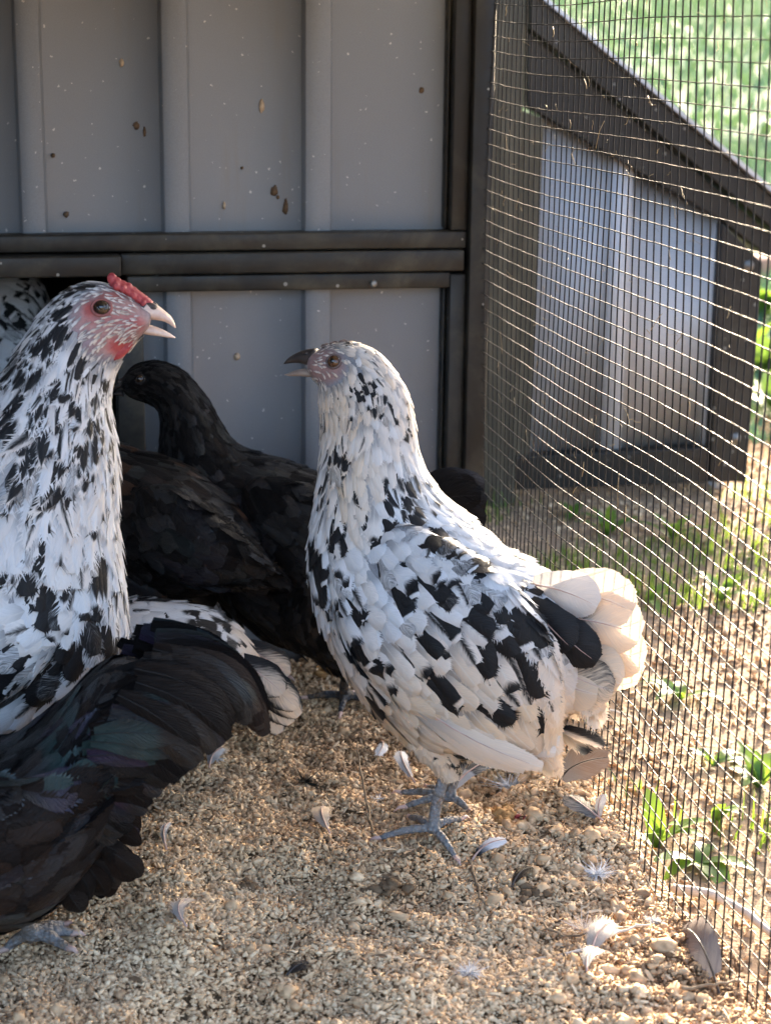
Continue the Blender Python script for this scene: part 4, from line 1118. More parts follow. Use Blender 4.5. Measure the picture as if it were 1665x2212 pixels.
A.cover(al, .90, .985, lerpf([0, 1], [.04, .04]), lerpf([0, 1], [.01, .01]), lerpf([0, 1], [.3, .3]), .2, tintf=a_tint, over=.33, barb=.3)
simple_wing(A, [((150, 1270), (70, 1230)), ((150, 1340), (-40, 1200)), ((110, 1410), (-150, 1190)), ((40, 1470), (-250, 1210)), ((-60, 1520), (-330, 1250)), ((-180, 1540), (-400, 1310)), ((-300, 1530), (-450, 1380)), ((-420, 1500), (-480, 1450))],
            [.042, .050, .056, .060, .060, .056, .050, .042], .014, (.03, .042, .05), (.010, .0125, .011), a_tint)
for sg in (1, -1):
    for i in range(4):
        p, q = A.sz(60 - 30 * i, 1470 + 8 * i, .06), A.sz(-420 + 30 * i, 1500 + 18 * i, .05)
        A.big_feather('wing_feather', (p[0], sg * (.056 - .004 * i), p[1]), (q[0], sg * (.05 - .005 * i), q[1]), .012, (0, sg, 0), -.04 * sg, .03, kt, .2)
for i in range(8):
    a = i / 7 - .5
    p, q = A.sz(-470, 1380), A.sz(-640 + 60 * abs(a), 1260 + 150 * i / 7)
    A.big_feather('tail_feather', (p[0], a * .03, p[1]), (q[0], a * .05, q[1]), .016, (0, 1, .1), .06, .05, kb if i % 3 == 0 else kt, .2)
stand(A, -.115, .15, .036, .0055, .0038, .2, .036)
A.beak([(c1(640, 318), c1(585, 398)), (c1(668, 332), c1(630, 398)), (c1(695, 350), c1(672, 401)), (c1(722, 372), c1(708, 408)), (c1(745, 398), c1(733, 422)), (c1(758, 434), c1(753, 437))],
       [(c1(560, 412), c1(560, 446)), (c1(600, 412), c1(605, 458)), (c1(650, 424), c1(650, 466)), (c1(695, 440), c1(693, 472)), (c1(730, 458), c1(727, 478)), (c1(756, 476), c1(754, 480))], HORN, HORN, .0080)
A.eye(al, c1(440, 346), .0061, LIDRED, EYED)
def a_col(s, co, C, lm):
    px, py = s.px(co)
    f = np.clip(1.3 - ell(px, py, 238, 700, 92, 80), 0, 1); f = (f * f * (3 - 2 * f))[:, None]
    C[:, :3] = C[:, :3] * (1 - f) + np.array((.36, .20, .185)) * f
    for cx, cy, rx, ry, cc in ((196, 668, 20, 22, (.34, .06, .05)), (235, 690, 60, 16, (.34, .13, .12)), (262, 748, 34, 24, (.36, .05, .05)), (290, 700, 26, 20, (.33, .09, .085)), (240, 640, 40, 12, (.32, .10, .09)), (180, 735, 26, 26, (.26, .20, .22))):
        g = (np.clip(1.2 - ell(px, py, cx, cy, rx, ry), 0, 1) * .9)[:, None]
        C[:, :3] = C[:, :3] * (1 - g) + np.array(cc) * g
    l = co[:, 2] < .075; C[l, :3] = (.25, .24, .235); lm[l] = 1
A.finish(.002, a_col)
q = A.sz(*c1(645, 338))
for sg in (1, -1):
    V, Q, T = ball_vf((q[0] - .001, sg * .0034, q[1] - .0008), (.0062, .0026, .0030), 14, 10)
    link('nostril_plate', mesh_np('nostril_plate', V, Q, T), DARKHORN, A.root)
# comb: a low row of knobs down the forehead
ca = Acc()
cpts = [c1(487, 218), c1(505, 232), c1(528, 243), c1(553, 256), c1(577, 272), c1(600, 288), c1(622, 304), c1(642, 322)]
for i, p in enumerate(cpts):
    q = A.sz(*p)
    for sg in ((0,) if i in (0, 7) else (-1, 0, 1)):
        rr = (.0026 if sg == 0 else .0021) * (1 - .04 * i) * A.r.uniform(.75, 1.25)
        V, Q, T = ball_vf((q[0] + A.r.normal(0, .0004), sg * .0042, q[1] - (.0032 if sg else .0008)), (rr, rr * .95, rr * 1.25), 12, 8); ca.add(V, Q, T)
V, Q, T = tube_vf(catmull(np.array([[*A.sz(*p)] for p in cpts]) @ np.array([[1, 0, 0], [0, 0, 1.]]) - (0, 0, .003), 16), .0042, 8); ca.add(V, Q, T)
o = link('comb', ca.mesh('comb'), COMB, A.root)
m = o.modifiers.new('r', 'REMESH'); m.mode = 'VOXEL'; m.voxel_size = .0007; m.use_smooth_shade = True
m = o.modifiers.new('s', 'SMOOTH'); m.factor = .5; m.iterations = 3
for sg in (1, -1):
    q0, q1 = A.sz(*c1(465, 570), off=.012), A.sz(*c1(565, 500), off=.012)
    pts = np.stack([np.linspace(q0[0], q1[0], 6), np.full(6, sg * .0165), np.linspace(q0[1], q1[1], 6)], -1)
    k = np.linspace(0, 1, 6); pts[:, 1] -= sg * .004 * k
    V, Q, T = tube_vf(pts, [.0016, .0034, .0042, .0040, .0032, .0016], 14)
    V[:, 1] = sg * (.0165 - .005) + (V[:, 1] - sg * (.0165 - .004)) * .5
    link('wattle', mesh_np('wattle', V, Q, T), COMB, A.root)

# ---------------------------------------------------------------- F: black hen in front
F = Bird('chicken', 'black hen with glossy green sheen in the foreground, tail towards the mesh', (60, 2040), view_left(-8), True, 31)
fp_ = [((-640, 1560), (-632, 1520)), ((-610, 1590), (-598, 1482)), ((-550, 1625), (-540, 1462)), ((-480, 1690), (-465, 1470)), ((-405, 1785), (-375, 1500)), ((-325, 1880), (-275, 1532)), ((-230, 1950), (-180, 1600)), ((-120, 1985), (-85, 1622)),
       ((-20, 1985), (5, 1615)), ((70, 1965), (90, 1560)), ((145, 1915), (160, 1500)), ((205, 1850), (225, 1438)), ((262, 1770), (275, 1425)), ((290, 1690), (305, 1440)), ((310, 1620), (318, 1480))]
fw = [.009, .016, .019, .028, .042, .056, .066, .072, .074, .072, .064, .050, .036, .023, .010]
fl = F.body_loft(fp_, fw); F.lofts.append(fl)
f_tint = lambda s, p: np.clip((s.px(p)[1] - 1700) / 400, 0, .5) + np.abs(s.r.normal(0, .12, len(p)))
F.cover(fl, .02, .2, lerpf([0, .2], [.010, .02]), lerpf([0, .2], [.003, .006]), lerpf([0, 1], [.6, .6]), .07, over=.36)
F.cover(fl, .19, .97, lerpf([.19, .6, 1], [.034, .046, .06]), lerpf([.19, .6, 1], [.0085, .0095, .0095]), lerpf([0, 1], [.35, .5]), .04, tintf=f_tint, over=.20, cup=.12, jit=.16, barb=.07)
simple_wing(F, [((-260, 1690), (-220, 1650)), ((-240, 1770), (-130, 1655)), ((-170, 1850), (-40, 1670)), ((-70, 1890), (50, 1680)), ((40, 1870), (130, 1685)), ((130, 1810), (190, 1680)), ((205, 1740), (225, 1690))],
            [.050, .060, .066, .068, .064, .056, .048], .012, (.034, .044, .05), (.012, .014, .012), f_tint)
ftips = catmull(np.array([(577, 1588), (562, 1566), (540, 1560), (512, 1552), (498, 1592), (470, 1622), (432, 1652), (398, 1672), (345, 1722), (298, 1775), (258, 1815)], float), 30)
for i, tp in enumerate(ftips):
    k = i / 29
    jx, jy = F.r.normal(0, 7, 2)
    rx, ry = tp[0] - 235 + 70 * k + jx, tp[1] - 150 + 70 * k + jy * 1.5
    y0, y1 = .018 + .030 * min(1, k * 1.8), .012 + .028 * min(1, k * 1.6)
    for sg in (1, -1):
        p, q = F.sz(rx, ry, off=y0), F.sz(tp[0] - abs(jy), tp[1] + jx * .6, off=y1)
        F.big_feather('tail_feather', (p[0], sg * F.near * (y0 - .003 * (i % 2)), p[1]), (q[0], sg * F.near * y1, q[1]), .0095 + .002 * (i % 3 == 0), (F.r.normal(0, .12), sg * F.near, .2), (.15 * (1 - k) ** 1.2 + .02 + F.r.normal(0, .015)) * F.near * sg, .06, tint=.45 if i < 4 else .10, kind=.35)
for i in range(30):
    k = i / 29
    a = np.array((170 + 75 * (1 - k), 1450 + 230 * k)) + F.r.normal(0, 10, 2)
    b_ = np.array((535 - 235 * k ** .8, 1490 + 230 * k ** 1.15)) + F.r.normal(0, 10, 2)
    y0 = .006 + .044 * min(1, k * 1.7) + .002 * (i % 3)
    p, q = F.sz(*a, off=y0), F.sz(*b_, off=y0)
    F.big_feather('saddle_feather', (p[0], F.near * y0, p[1]), (q[0], F.near * y0 * .82, q[1]), .0078 + .002 * F.r.random(), (F.r.normal(0, .15), F.near, .3), (.13 * (1 - k) + .02 + F.r.normal(0, .02)) * F.near, .06, tint=.12, kind=.6)
# downy rear fluff below the tail
for i in range(26):
    k = i / 25
    b_ = np.array((300 - 150 * k ** 1.2, 1850 + 95 * math.sin(min(1, k * 1.5) * 1.57))) + F.r.normal(0, 9, 2)
    a = b_ - np.array((75 - 40 * k, 75)) + F.r.normal(0, 8, 2)
    y0 = F.near * (.036 - .045 * F.r.random())
    p, q = F.sz(*a, off=.02), F.sz(*b_, off=.02)
    F.big_feather('fluff_feather', (p[0], y0, p[1]), (q[0], y0 * .8, q[1]), .0062 + .003 * F.r.random(), (F.r.normal(0, .3), F.near, .3), F.r.normal(.06, .06) * F.near, .12, tint=.3, kind=.4)
fo = F.fp(70, 2012); fo[2] += .004
F.leg((fo[0] + .035, F.near * .03, .098), (fo[0] + .042, F.near * .032, .082), (fo[0] + .004, F.near * .03, .052), fo, [F.fp(160, 2012), F.fp(150, 2040), F.fp(140, 1990), F.fp(10, 2020)], .034, .005, .0040, 0, True)
f2 = fo + (.055, -F.near * .07, 0)
F.leg((f2[0] + .01, -F.near * .03, .098), (f2[0] + .03, -F.near * .034, .082), (f2[0] + .0, f2[1], .052), f2, [f2 + (.05, 0, -.005), f2 + (.035, .022, -.005), f2 + (.035, -.022, -.005), f2 + (-.02, 0, -.005)], .04, .005, .0036, 0, True)
F.beak([((-628, 1520), (-640, 1548)), ((-655, 1526), (-660, 1550)), ((-680, 1545), (-682, 1558))], [((-632, 1550), (-632, 1566)), ((-655, 1553), (-655, 1566)), ((-676, 1560), (-676, 1564))], DARKHORN, DARKHORN)
F.eye(fl, (-600, 1528), .0045, LIDBLACK)
F.finish(.0024, leg_col(.066))

# ---------------------------------------------------------------- C: black hen by the coop wall
C_ = Bird('chicken', 'slender black hen with bowed neck standing against the grey coop wall', (700, 1548), view_left(2), True, 41); C_.fm = FB2
cp_ = [((262, 838), (268, 808)), ((284, 858), (296, 786)), ((315, 870), (345, 778)), ((342, 888), (400, 803)), ((346, 925), (455, 868)), ((342, 985), (495, 942)), ((345, 1050), (545, 980)), ((365, 1120), (610, 995)), ((400, 1190), (680, 1022)),
       ((450, 1265), (760, 1050)), ((510, 1330), (840, 1075)), ((590, 1385), (905, 1092)), ((690, 1400), (955, 1092)), ((780, 1365), (968, 1085)), ((850, 1300), (972, 1082)), ((900, 1230), (972, 1090)), ((930, 1170), (965, 1105))]
cw = [.009, .0145, .017, .020, .024, .030, .037, .045, .053, .059, .062, .061, .056, .047, .036, .026, .014]
cl = C_.body_loft(cp_, cw, 5); C_.lofts.append(cl)
c_tint = lambda s, p: np.abs(s.r.normal(0, .06, len(p)))
def c_face(s, P, U, PH):
    px, py = s.px(P); return np.where(ell(px, py, 300, 818, 12, 10) < 1, 0, 1.0), np.ones(len(U))
C_.cover(cl, .01, .2, lerpf([0, .2], [.008, .018]), lerpf([0, .2], [.0022, .0042]), lerpf([0, 1], [.6, .6]), .05, tintf=c_tint, mask=c_face, over=.32)
C_.cover(cl, .19, .96, lerpf([.19, .6, 1], [.026, .034, .04]), lerpf([.19, .6, 1], [.0075, .0105, .0115]), lerpf([.2, .4, 1], [.6, .15, .25]), .07, tintf=c_tint, over=.33)
simple_wing(C_, [((520, 1060), (560, 1030)), ((520, 1140), (640, 1045)), ((570, 1210), (720, 1070)), ((640, 1265), (800, 1100)), ((730, 1290), (860, 1140)), ((820, 1270), (905, 1180)), ((890, 1240), (930, 1215))], [.040, .048, .053, .055, .052, .045, .036], .011, tint=c_tint)
for i, (tx, ty) in enumerate(((1000, 1040), (1022, 1046), (1038, 1056), (1047, 1070), (1051, 1086), (1050, 1102), (1046, 1118), (1038, 1132), (1028, 1046), (1046, 1078), (1048, 1110), (1022, 1145))):
    a = (-1) ** i * .008 * (i % 4)
    p, q = C_.sz(880 + 3 * i, 1085 + 3 * i), C_.sz(tx, ty)
    C_.big_feather('tail_feather', (p[0], a, p[1]), (q[0], a * 1.4, q[1]), .0135, (0, C_.near, .2), .07 * C_.near, .05, tint=.15)
fo = C_.fp(745, 1520); fo[2] += .004
C_.leg((fo[0] + .02, C_.near * .03, .14), (fo[0] + .03, C_.near * .034, .105), (fo[0] - .006, C_.near * .03, .055), fo, [C_.fp(660, 1522), C_.fp(735, 1548), C_.fp(760, 1508), C_.fp(790, 1530)], .036, .0044, .0034, 0)
f2 = fo + (.075, -C_.near * .06, 0)
C_.leg((f2[0] - .01, -C_.near * .03, .14), (f2[0] + .01, -C_.near * .034, .105), (f2[0] - .012, f2[1], .055), f2, [f2 + (.045, 0, -.005), f2 + (.03, .022, -.005), f2 + (.03, -.022, -.005), f2 + (-.02, 0, -.005)], .036, .0044, .0034, 0)
C_.beak([((268, 812), (264, 838)), ((254, 824), (252, 842)), ((240, 842), (240, 850))], [((264, 840), (268, 856)), ((254, 844), (256, 855)), ((243, 851), (244, 854))], DARKHORN, DARKHORN)
C_.eye(cl, (302, 818), .0042, LIDBLACK, EYED)
C_.finish(.0025, leg_col(.06, (.045, .046, .05)))

# ---------------------------------------------------------------- D: black hen with rusty flecks behind the cockerel
D_ = Bird('chicken', 'black hen with rusty brown flecks, wing tip drooping, just behind the cockerel', (340, 1600), view_left(2), True, 51); D_.fm = FB2
dp_ = [((60, 965), (62, 930)), ((85, 985), (90, 902)), ((120, 1010), (130, 890)), ((160, 1065), (180, 905)), ((200, 1140), (230, 945)), ((240, 1215), (290, 972)), ((290, 1265), (350, 990)), ((350, 1285), (410, 1018)), ((415, 1282), (468, 1062)),
       ((470, 1270), (520, 1115)), ((525, 1268), (558, 1175)), ((562, 1262), (580, 1220))]
dw = [.008, .014, .018, .028, .040, .050, .056, .056, .050, .040, .027, .012]
dl = D_.body_loft(dp_, dw, 5); D_.lofts.append(dl)
def d_tint(s, p):
    px, py = s.px(p)
    v = np.abs(s.r.normal(0, .1, len(p))); return np.where((s.r.random(len(p)) < .28) & (py < 1130), .9, v)
D_.cover(dl, .02, .25, lerpf([0, .25], [.010, .022]), lerpf([0, .25], [.003, .006]), lerpf([0, 1], [.6, .6]), .06, tintf=d_tint, over=.36)
D_.cover(dl, .24, .97, lerpf([.2, 1], [.026, .036]), lerpf([.2, 1], [.0085, .0105]), lerpf([0, 1], [.2, .25]), .08, tintf=d_tint, over=.33)
simple_wing(D_, [((270, 1080), (310, 1050)), ((275, 1160), (380, 1055)), ((320, 1215), (440, 1090)), ((390, 1245), (490, 1130)), ((460, 1260), (530, 1175)), ((530, 1268), (562, 1225))], [.040, .048, .052, .052, .046, .036], .010, tint=c_tint)
for i, (a, b_) in enumerate((((470, 1130), (592, 1240)), ((460, 1150), (585, 1262)), ((450, 1170), (578, 1284)), ((440, 1190), (555, 1278)), ((430, 1205), (530, 1275)))):
    for sg in (1, -1):
        p, q = D_.sz(*a, off=.04), D_.sz(*b_, off=.035)
        D_.big_feather('wing_feather', (p[0], sg * (.044 - .003 * i), p[1]), (q[0], sg * (.036 - .003 * i), q[1]), .009, (0, sg, .1), -.04 * sg, .04, tint=.25)
for i in range(7):
    a = i / 6 - .5
    p, q = D_.sz(520, 1190), D_.sz(604, 1225 + 40 * abs(a))
    D_.big_feather('tail_feather', (p[0], a * .025, p[1]), (q[0], a * .04, q[1]), .010, (0, .3, 1), 0, .05, tint=.3)
stand(D_, .0, .13, .03, .0042, .003, 0, .034)
D_.beak([((64, 932), (60, 955)), ((48, 940), (47, 957)), ((35, 956), (35, 962))], [((60, 957), (62, 970)), ((48, 959), (50, 968)), ((38, 963), (39, 966))], DARKHORN, DARKHORN)
D_.eye(dl, (95, 935), .0042, LIDBLACK)
D_.finish(.0028, leg_col(.06, (.06, .06, .065)))

# ---------------------------------------------------------------- E: mottled hen bending down behind the cockerel
E_ = Bird('chicken', 'mottled hen bending low behind the cockerel with frayed drooping tail', (250, 1700), view_left(-4), False, 61)
ep_ = [((-192, 1570), (-182, 1540)), ((-165, 1580), (-150, 1500)), ((-115, 1575), (-95, 1445)), ((-30, 1570), (0, 1380)), ((75, 1580), (115, 1340)), ((180, 1600), (215, 1314)), ((260, 1600), (292, 1300)), ((340, 1592), (370, 1306)), ((405, 1578), (440, 1320)),
       ((460, 1562), (500, 1350)), ((510, 1545), (545, 1405)), ((550, 1530), (570, 1450))]
ew = [.008, .014, .02, .032, .044, .052, .055, .055, .050, .042, .030, .014]
el = E_.body_loft(ep_, ew, 5); E_.lofts.append(el)
E_.speck = .3
E_.blobs = [(*c3(x, y), rx * .479, ry * .479, a) for x, y, rx, ry, a in ((690, 330, 40, 20, 0), (600, 450, 40, 30, 0), (690, 430, 50, 30, 0), (810, 430, 45, 30, 0), (760, 370, 30, 16, 0), (870, 350, 40, 14, 0), (960, 440, 50, 40, .5), (1010, 500, 60, 40, .6),
            (1050, 560, 50, 40, .8), (900, 490, 50, 24, 0), (1000, 390, 40, 20, .4), (1080, 440, 30, 40, .4), (620, 340, 24, 14, 0), (950, 370, 20, 12, 0), (560, 400, 24, 30, 0))]
e_tint = lambda s, p: np.clip((s.px(p)[0] - 480) / 120, 0, .8) + .15
E_.cover(el, .02, .3, lerpf([0, .3], [.010, .024]), lerpf([0, .3], [.003, .006]), lerpf([0, 1], [.6, .6]), .06, tintf=e_tint, over=.36)
E_.cover(el, .28, .97, lerpf([.2, 1], [.022, .034]), lerpf([.2, 1], [.0075, .0095]), lerpf([0, 1], [.2, .25]), .08, tintf=e_tint, over=.30, barb=.16)
for i, (a, b_) in enumerate((((500, 1400), (610, 1470)), ((500, 1420), (640, 1510)), ((495, 1430), (646, 1535)), ((490, 1440), (630, 1560)), ((485, 1450), (605, 1590)), ((480, 1470), (585, 1570)), ((470, 1480), (560, 1560)), ((500, 1410), (625, 1490)))):
    p, q = E_.sz(*a), E_.sz(*b_)
    y = (.02 - .006 * i) * E_.near
    E_.big_feather('tail_feather', (p[0], y, p[1]), (q[0], y * 1.4, q[1]), .0125, (0, E_.near, .3), .05 * E_.near, .06,
                   (lambda t, c: .9 - t * 1.3 + .9 * c * c - .3 + 0 * t), .7)
stand(E_, .0, .10, .03, .0042, .003, .3, .032)
E_.beak([((-180, 1542), (-190, 1562)), ((-196, 1550), (-200, 1566)), ((-212, 1566), (-212, 1571))], [((-190, 1564), (-188, 1577)), ((-200, 1568), (-198, 1576)), ((-210, 1572), (-209, 1575))], DARKHORN, DARKHORN)
E_.eye(el, (-156, 1532), .0042, LIDGREY)
E_.finish(.0028, leg_col(.05))

# ---------------------------------------------------------------- G: mottled bird inside the pop door
G_ = Bird('chicken', 'mottled bird half hidden inside the dark pop door opening', (-30, 1290), view_left(6), False, 71)
gp_ = [((-262, 700), (-255, 665)), ((-235, 725), (-212, 625)), ((-190, 770), (-150, 592)), ((-140, 850), (-80, 582)), ((-80, 940), (-10, 580)), ((-30, 1010), (45, 588)), ((20, 1030), (82, 615)), ((60, 1010), (98, 660)), ((85, 940), (104, 730)), ((98, 870), (104, 800))]
gw = [.009, .016, .024, .036, .048, .054, .054, .046, .030, .013]
gl = G_.loft(gp_, gw); G_.lofts.append(gl)
G_.speck = .3
rb = np.random.default_rng(3)
G_.blobs = [(rb.uniform(-60, 105), rb.uniform(590, 760), rb.uniform(6, 16), rb.uniform(6, 20), 0) for _ in range(26)]
G_.cover(gl, .02, .25, lerpf([0, .25], [.010, .022]), lerpf([0, .25], [.003, .006]), lerpf([0, 1], [.6, .6]), .06, over=.36)
G_.cover(gl, .24, .97, lerpf([.2, 1], [.024, .032]), lerpf([.2, 1], [.0075, .0095]), lerpf([0, 1], [.3, .3]), .09, over=.32)
for i in range(6):
    p, q = G_.sz(70, 760), G_.sz(135, 690 + 28 * i)
    G_.big_feather('tail_feather', (p[0], (i - 2.5) * .006, p[1]), (q[0], (i - 2.5) * .012, q[1]), .011, (0, G_.near, .2), .05 * G_.near, .05, kb)
stand(G_, .0, .16, .032, .0045, .003, .1, .036)
G_.beak([((-256, 668), (-262, 692)), ((-274, 676), (-276, 694)), ((-290, 692), (-290, 698))], [((-262, 694), (-258, 706)), ((-274, 697), (-272, 705)), ((-286, 700), (-285, 703))], DARKHORN, DARKHORN)
G_.eye(gl, (-228, 660), .0045, LIDGREY)
G_.finish(.003, leg_col(.06))

# ================================================================== LITTER ON THE FLOOR
def single_feather(name, root, tip, Wd, label, N=None, ink=-1.0, tint=0.0, black=False, brown=False, bend=.08, camber=.10, kind=.25, cat='feather', barb=.10, group='loose feathers on the bedding', inkf=None):
    root, tip = np.asarray(root, float), np.asarray(tip, float)
    L = np.linalg.norm(tip - root); T = (tip - root) / L
    N = np.array((0, -.25, 1.0)) if N is None else np.asarray(N, float)
    N = N - (N @ T) * T; N /= np.linalg.norm(N); S = np.cross(N, T)
    R = 16; tr = np.linspace(0, 1, R); cc = np.linspace(-1, 1, 7)
    Q = (tr[:, None] * (tip - root)) + S * (bend * L * 4 * tr * (1 - tr))[:, None] + N * (camber * L * 4 * tr * (1 - tr))[:, None]
    Tn = np.gradient(Q, axis=0); Tn /= np.linalg.norm(Tn, axis=1)[:, None]
    Nn = N - (Tn @ N)[:, None] * Tn; Nn /= np.linalg.norm(Nn, axis=1)[:, None]
    r = np.random.default_rng(int(abs(root[0] * 9973 + root[1] * 7919) * 1000) % 99991)
    ik = np.full((1, R, 7), float(ink)) if inkf is None else inkf(tr[:, None], cc[None, :])[None] + np.zeros((1, R, 7))
    q0 = Q[2:]; R2 = R - 2; t2 = np.linspace(0, 1, R2)
    V, q, t, A_ = vane(q0[None], Tn[None, 2:], Nn[None, 2:], np.array([L]), np.array([Wd]), np.array([kind]), ik[:, 2:], np.array([tint]), np.array([r.random()]), np.array([.2]), r, 4, barb, t2, cc)
    root_o = empty(name, tuple(root)); setp(root_o, label, cat, group)
    link('vane', mesh_np('vane', V, q, t, True, A_), FBR if brown else FB if black else FM, root_o)
    V2, Q2, T2 = tube_vf(Q + Nn * .0004, np.linspace(.00085, .0002, R), 5)
    link('quill', mesh_np('quill', V2, Q2, T2), DARKHORN if (black or brown) else CLAW, root_o)
    return root_o
def fl_pt(x, y, up=.004):
    p = on_floor(x, y, .004); p[2] = float(bed_h(p[0], p[1])) + up; return p
def mesh_pt(x, y): p = on_x(x, y, XM - .004); return p
LF = single_feather
LF('feather', fl_pt(1205, 1748), mesh_pt(1314, 1636), .0125, 'brown curved feather leaning on the mesh behind the white chicken', (-.5, -.8, .3), brown=True, tint=.2, bend=.10, barb=.12)
LF('feather', fl_pt(1552, 2176), mesh_pt(1470, 2008), .0130, 'long dark brown feather propped against the mesh at bottom right', (-.35, -.9, .3), brown=True, tint=.9, bend=-.10, barb=.08)
LF('feather', fl_pt(1300, 1800), fl_pt(1222, 1768, .012), .0085, 'grey brown feather lying flat below the leaning brown feather', ink=.05, tint=.7)
LF('feather', fl_pt(1296, 1798), mesh_pt(1303, 1716), .0048, 'narrow white feather standing against the mesh', (-.8, -.6, 0), tint=.2, barb=.2)
LF('feather', fl_pt(962, 1736), fl_pt(1122, 1672, .010), .0070, 'long slate grey feather with white shaft behind the white chicken', ink=.12, inkf=lambda t, c: np.where(t < .35, -.9, .25) + 0 * c, tint=.0)
LF('feather', fl_pt(896, 1694), fl_pt(866, 1640, .012), .0050, 'small white feather in front of the white chicken standing leg', tint=.0)
LF('feather', fl_pt(712, 1815), fl_pt(700, 1752, .008), .0062, 'cream feather lying alone on bedding in the middle', tint=.85, barb=.2)
LF('feather', fl_pt(360, 1856), fl_pt(368, 1802, .006), .0024, 'short blue grey quill lying on bedding at left', ink=-.2, tint=.0, kind=.1)
LF('feather', fl_pt(1020, 1862), fl_pt(1092, 1842, .008), .0050, 'small black and white feather just below the chicken foot', inkf=lambda t, c: .8 - t * 2.2 + 0 * c)
LF('feather', fl_pt(822, 1600), fl_pt(816, 1636, .008), .0046, 'tiny white feather with dark base between the two mottled birds', inkf=lambda t, c: .7 - t * 2.4 + 0 * c)
LF('feather', fl_pt(404, 2046), fl_pt(412, 1986, .008), .0040, 'pale curled wisp of feather near the bottom left', tint=.7, bend=.18, barb=.3)
LF('feather', fl_pt(1275, 2085), fl_pt(1322, 2030, .010), .0075, 'wispy cream feather in the sun at lower right', tint=.8, barb=.3)
LF('feather', fl_pt(1265, 2140), fl_pt(1290, 2080, .008), .0045, 'thin cream plume below the wispy feather', tint=.8, barb=.35)
LF('feather', fl_pt(452, 1668), fl_pt(482, 1640, .008), .0048, 'white feather scrap under the black hen tail', tint=.1, barb=.3)
LF('feather', fl_pt(620, 2108), fl_pt(668, 2092, .006), .0042, 'small dark feather half buried near the bottom edge', black=True, tint=.6)
LF('feather', fl_pt(1105, 1925), fl_pt(1150, 1895, .006), .0040, 'short dark feather scrap right of the dull straw', black=True, tint=.8)

def down_tuft(c, rad, label, n=170, black=False, tint=.2, flat=.5):
    r = np.random.default_rng(int(abs(c[0] * 9973 + c[1] * 7919) * 1000) % 99991)
    ac_ = Acc()
    for _ in range(n):
        a = r.uniform(0, 6.28); e = r.uniform(-.1, 1.2)
        d = np.array([math.cos(a) * math.cos(e), math.sin(a) * math.cos(e), math.sin(e) * flat])
        L = rad * r.uniform(.45, 1.15); k = r.normal(0, .35, 3); tt = np.linspace(0, 1, 5)[:, None]
        P = tt * d * L + (tt ** 2) * k * L * .6
        s = np.cross(d, r.normal(0, 1, 3)); s /= np.linalg.norm(s)
        w = np.array([.00022, .00028, .00024, .00016, .00005])[:, None] * r.uniform(.6, 1.4)
        V = np.concatenate([P - s * w, P + s * w]); Qd = [(i, i + 1, 6 + i, 5 + i) for i in range(4)]
        m_ = len(V); fu = np.zeros((m_, 3)); fu[:, 0] = .9; fu[:, 1] = .5; fu[:, 2] = r.random() * .5
        ac_.add(V, Qd, None, ink=np.full(m_, -1.0), tint=np.full(m_, tint), fuv=fu)
    o = link('down_tuft', ac_.mesh('down_tuft'), FB if black else FM)
    o.location = c; setp(o, label, 'down tuft', 'loose down on the bedding')
    return o
down_tuft(fl_pt(1290, 1892, .003), .015, 'white down tuft beside the mesh above a tan lump', tint=.05)
down_tuft(fl_pt(1262, 2002, .003), .016, 'fluffy cream down tuft in the sun at lower right', 130, tint=.5)
down_tuft(fl_pt(1012, 2108, .003), .012, 'ragged white down tuft near the bottom centre', tint=.2)
down_tuft(fl_pt(1412, 2000, .003), .007, 'small white down tuft close to the mesh bottom', tint=.2)
down_tuft(fl_pt(1100, 1694, .003), .017, 'large white down tuft under the chicken rump', 130, tint=.0)
down_tuft(fl_pt(1168, 1676, .004), .014, 'greyish white down tuft between rump and mesh', tint=.1)
down_tuft(fl_pt(660, 1694, .003), .013, 'black down tuft on the bedding in the middle', 110, black=True, tint=.2)
down_tuft(fl_pt(470, 1650, .003), .008, 'tiny white down tuft by the black tail', 60, tint=.0)
down_tuft(fl_pt(820, 1722, .002), .007, 'thin white down tuft left of the chicken leg', 50, tint=.1)

def twig(pts, r0, label, mat=TWIG, cat='twig', name='twig', group=None):
    P = catmull(np.array(pts), 14); P = P + np.random.default_rng(len(label)).normal(0, .0006, P.shape)
    V, Q, T = tube_vf(P - P[0], np.linspace(r0, r0 * .55, len(P)), 7)
    o = link(name, mesh_np(name, V, Q, T), mat); o.location = P[0]
    return setp(o, label, cat, group)
twig([fl_pt(804, 1806, .003), fl_pt(792, 1752, .012), fl_pt(768, 1672, .03)], .0011, 'thin dark twig standing left of the chicken foot')
twig([fl_pt(1014, 1862, .004), fl_pt(1028, 1905, .006), fl_pt(1042, 1950, .003)], .0014, 'short dull olive straw below the chicken foot')
twig([fl_pt(1165, 1995, .004), fl_pt(1220, 2030, .006), fl_pt(1300, 2042, .005), fl_pt(1385, 2030, .004)], .0009, 'long thin curved straw at lower right')
twig([fl_pt(1150, 2085, .004), fl_pt(1250, 2072, .007), fl_pt(1330, 2050, .006), fl_pt(1400, 2026, .004)], .0012, 'long tan straw crossing below the curved one', STICK)
twig([fl_pt(1210, 2074, .005), fl_pt(1218, 2100, .006), fl_pt(1216, 2132, .004)], .0008, 'tiny upright stalk under the tan straw')
twig([fl_pt(1470, 2185, .006), fl_pt(1560, 2170, .008), fl_pt(1640, 2140, .004)], .0011, 'dark stalk at the bottom right corner by the mesh')
def out_pt(x, y, up=0.0):
    p = on_floor(x, y, -.015); p[2] = float(out_h(p[0], p[1])) + up; return p
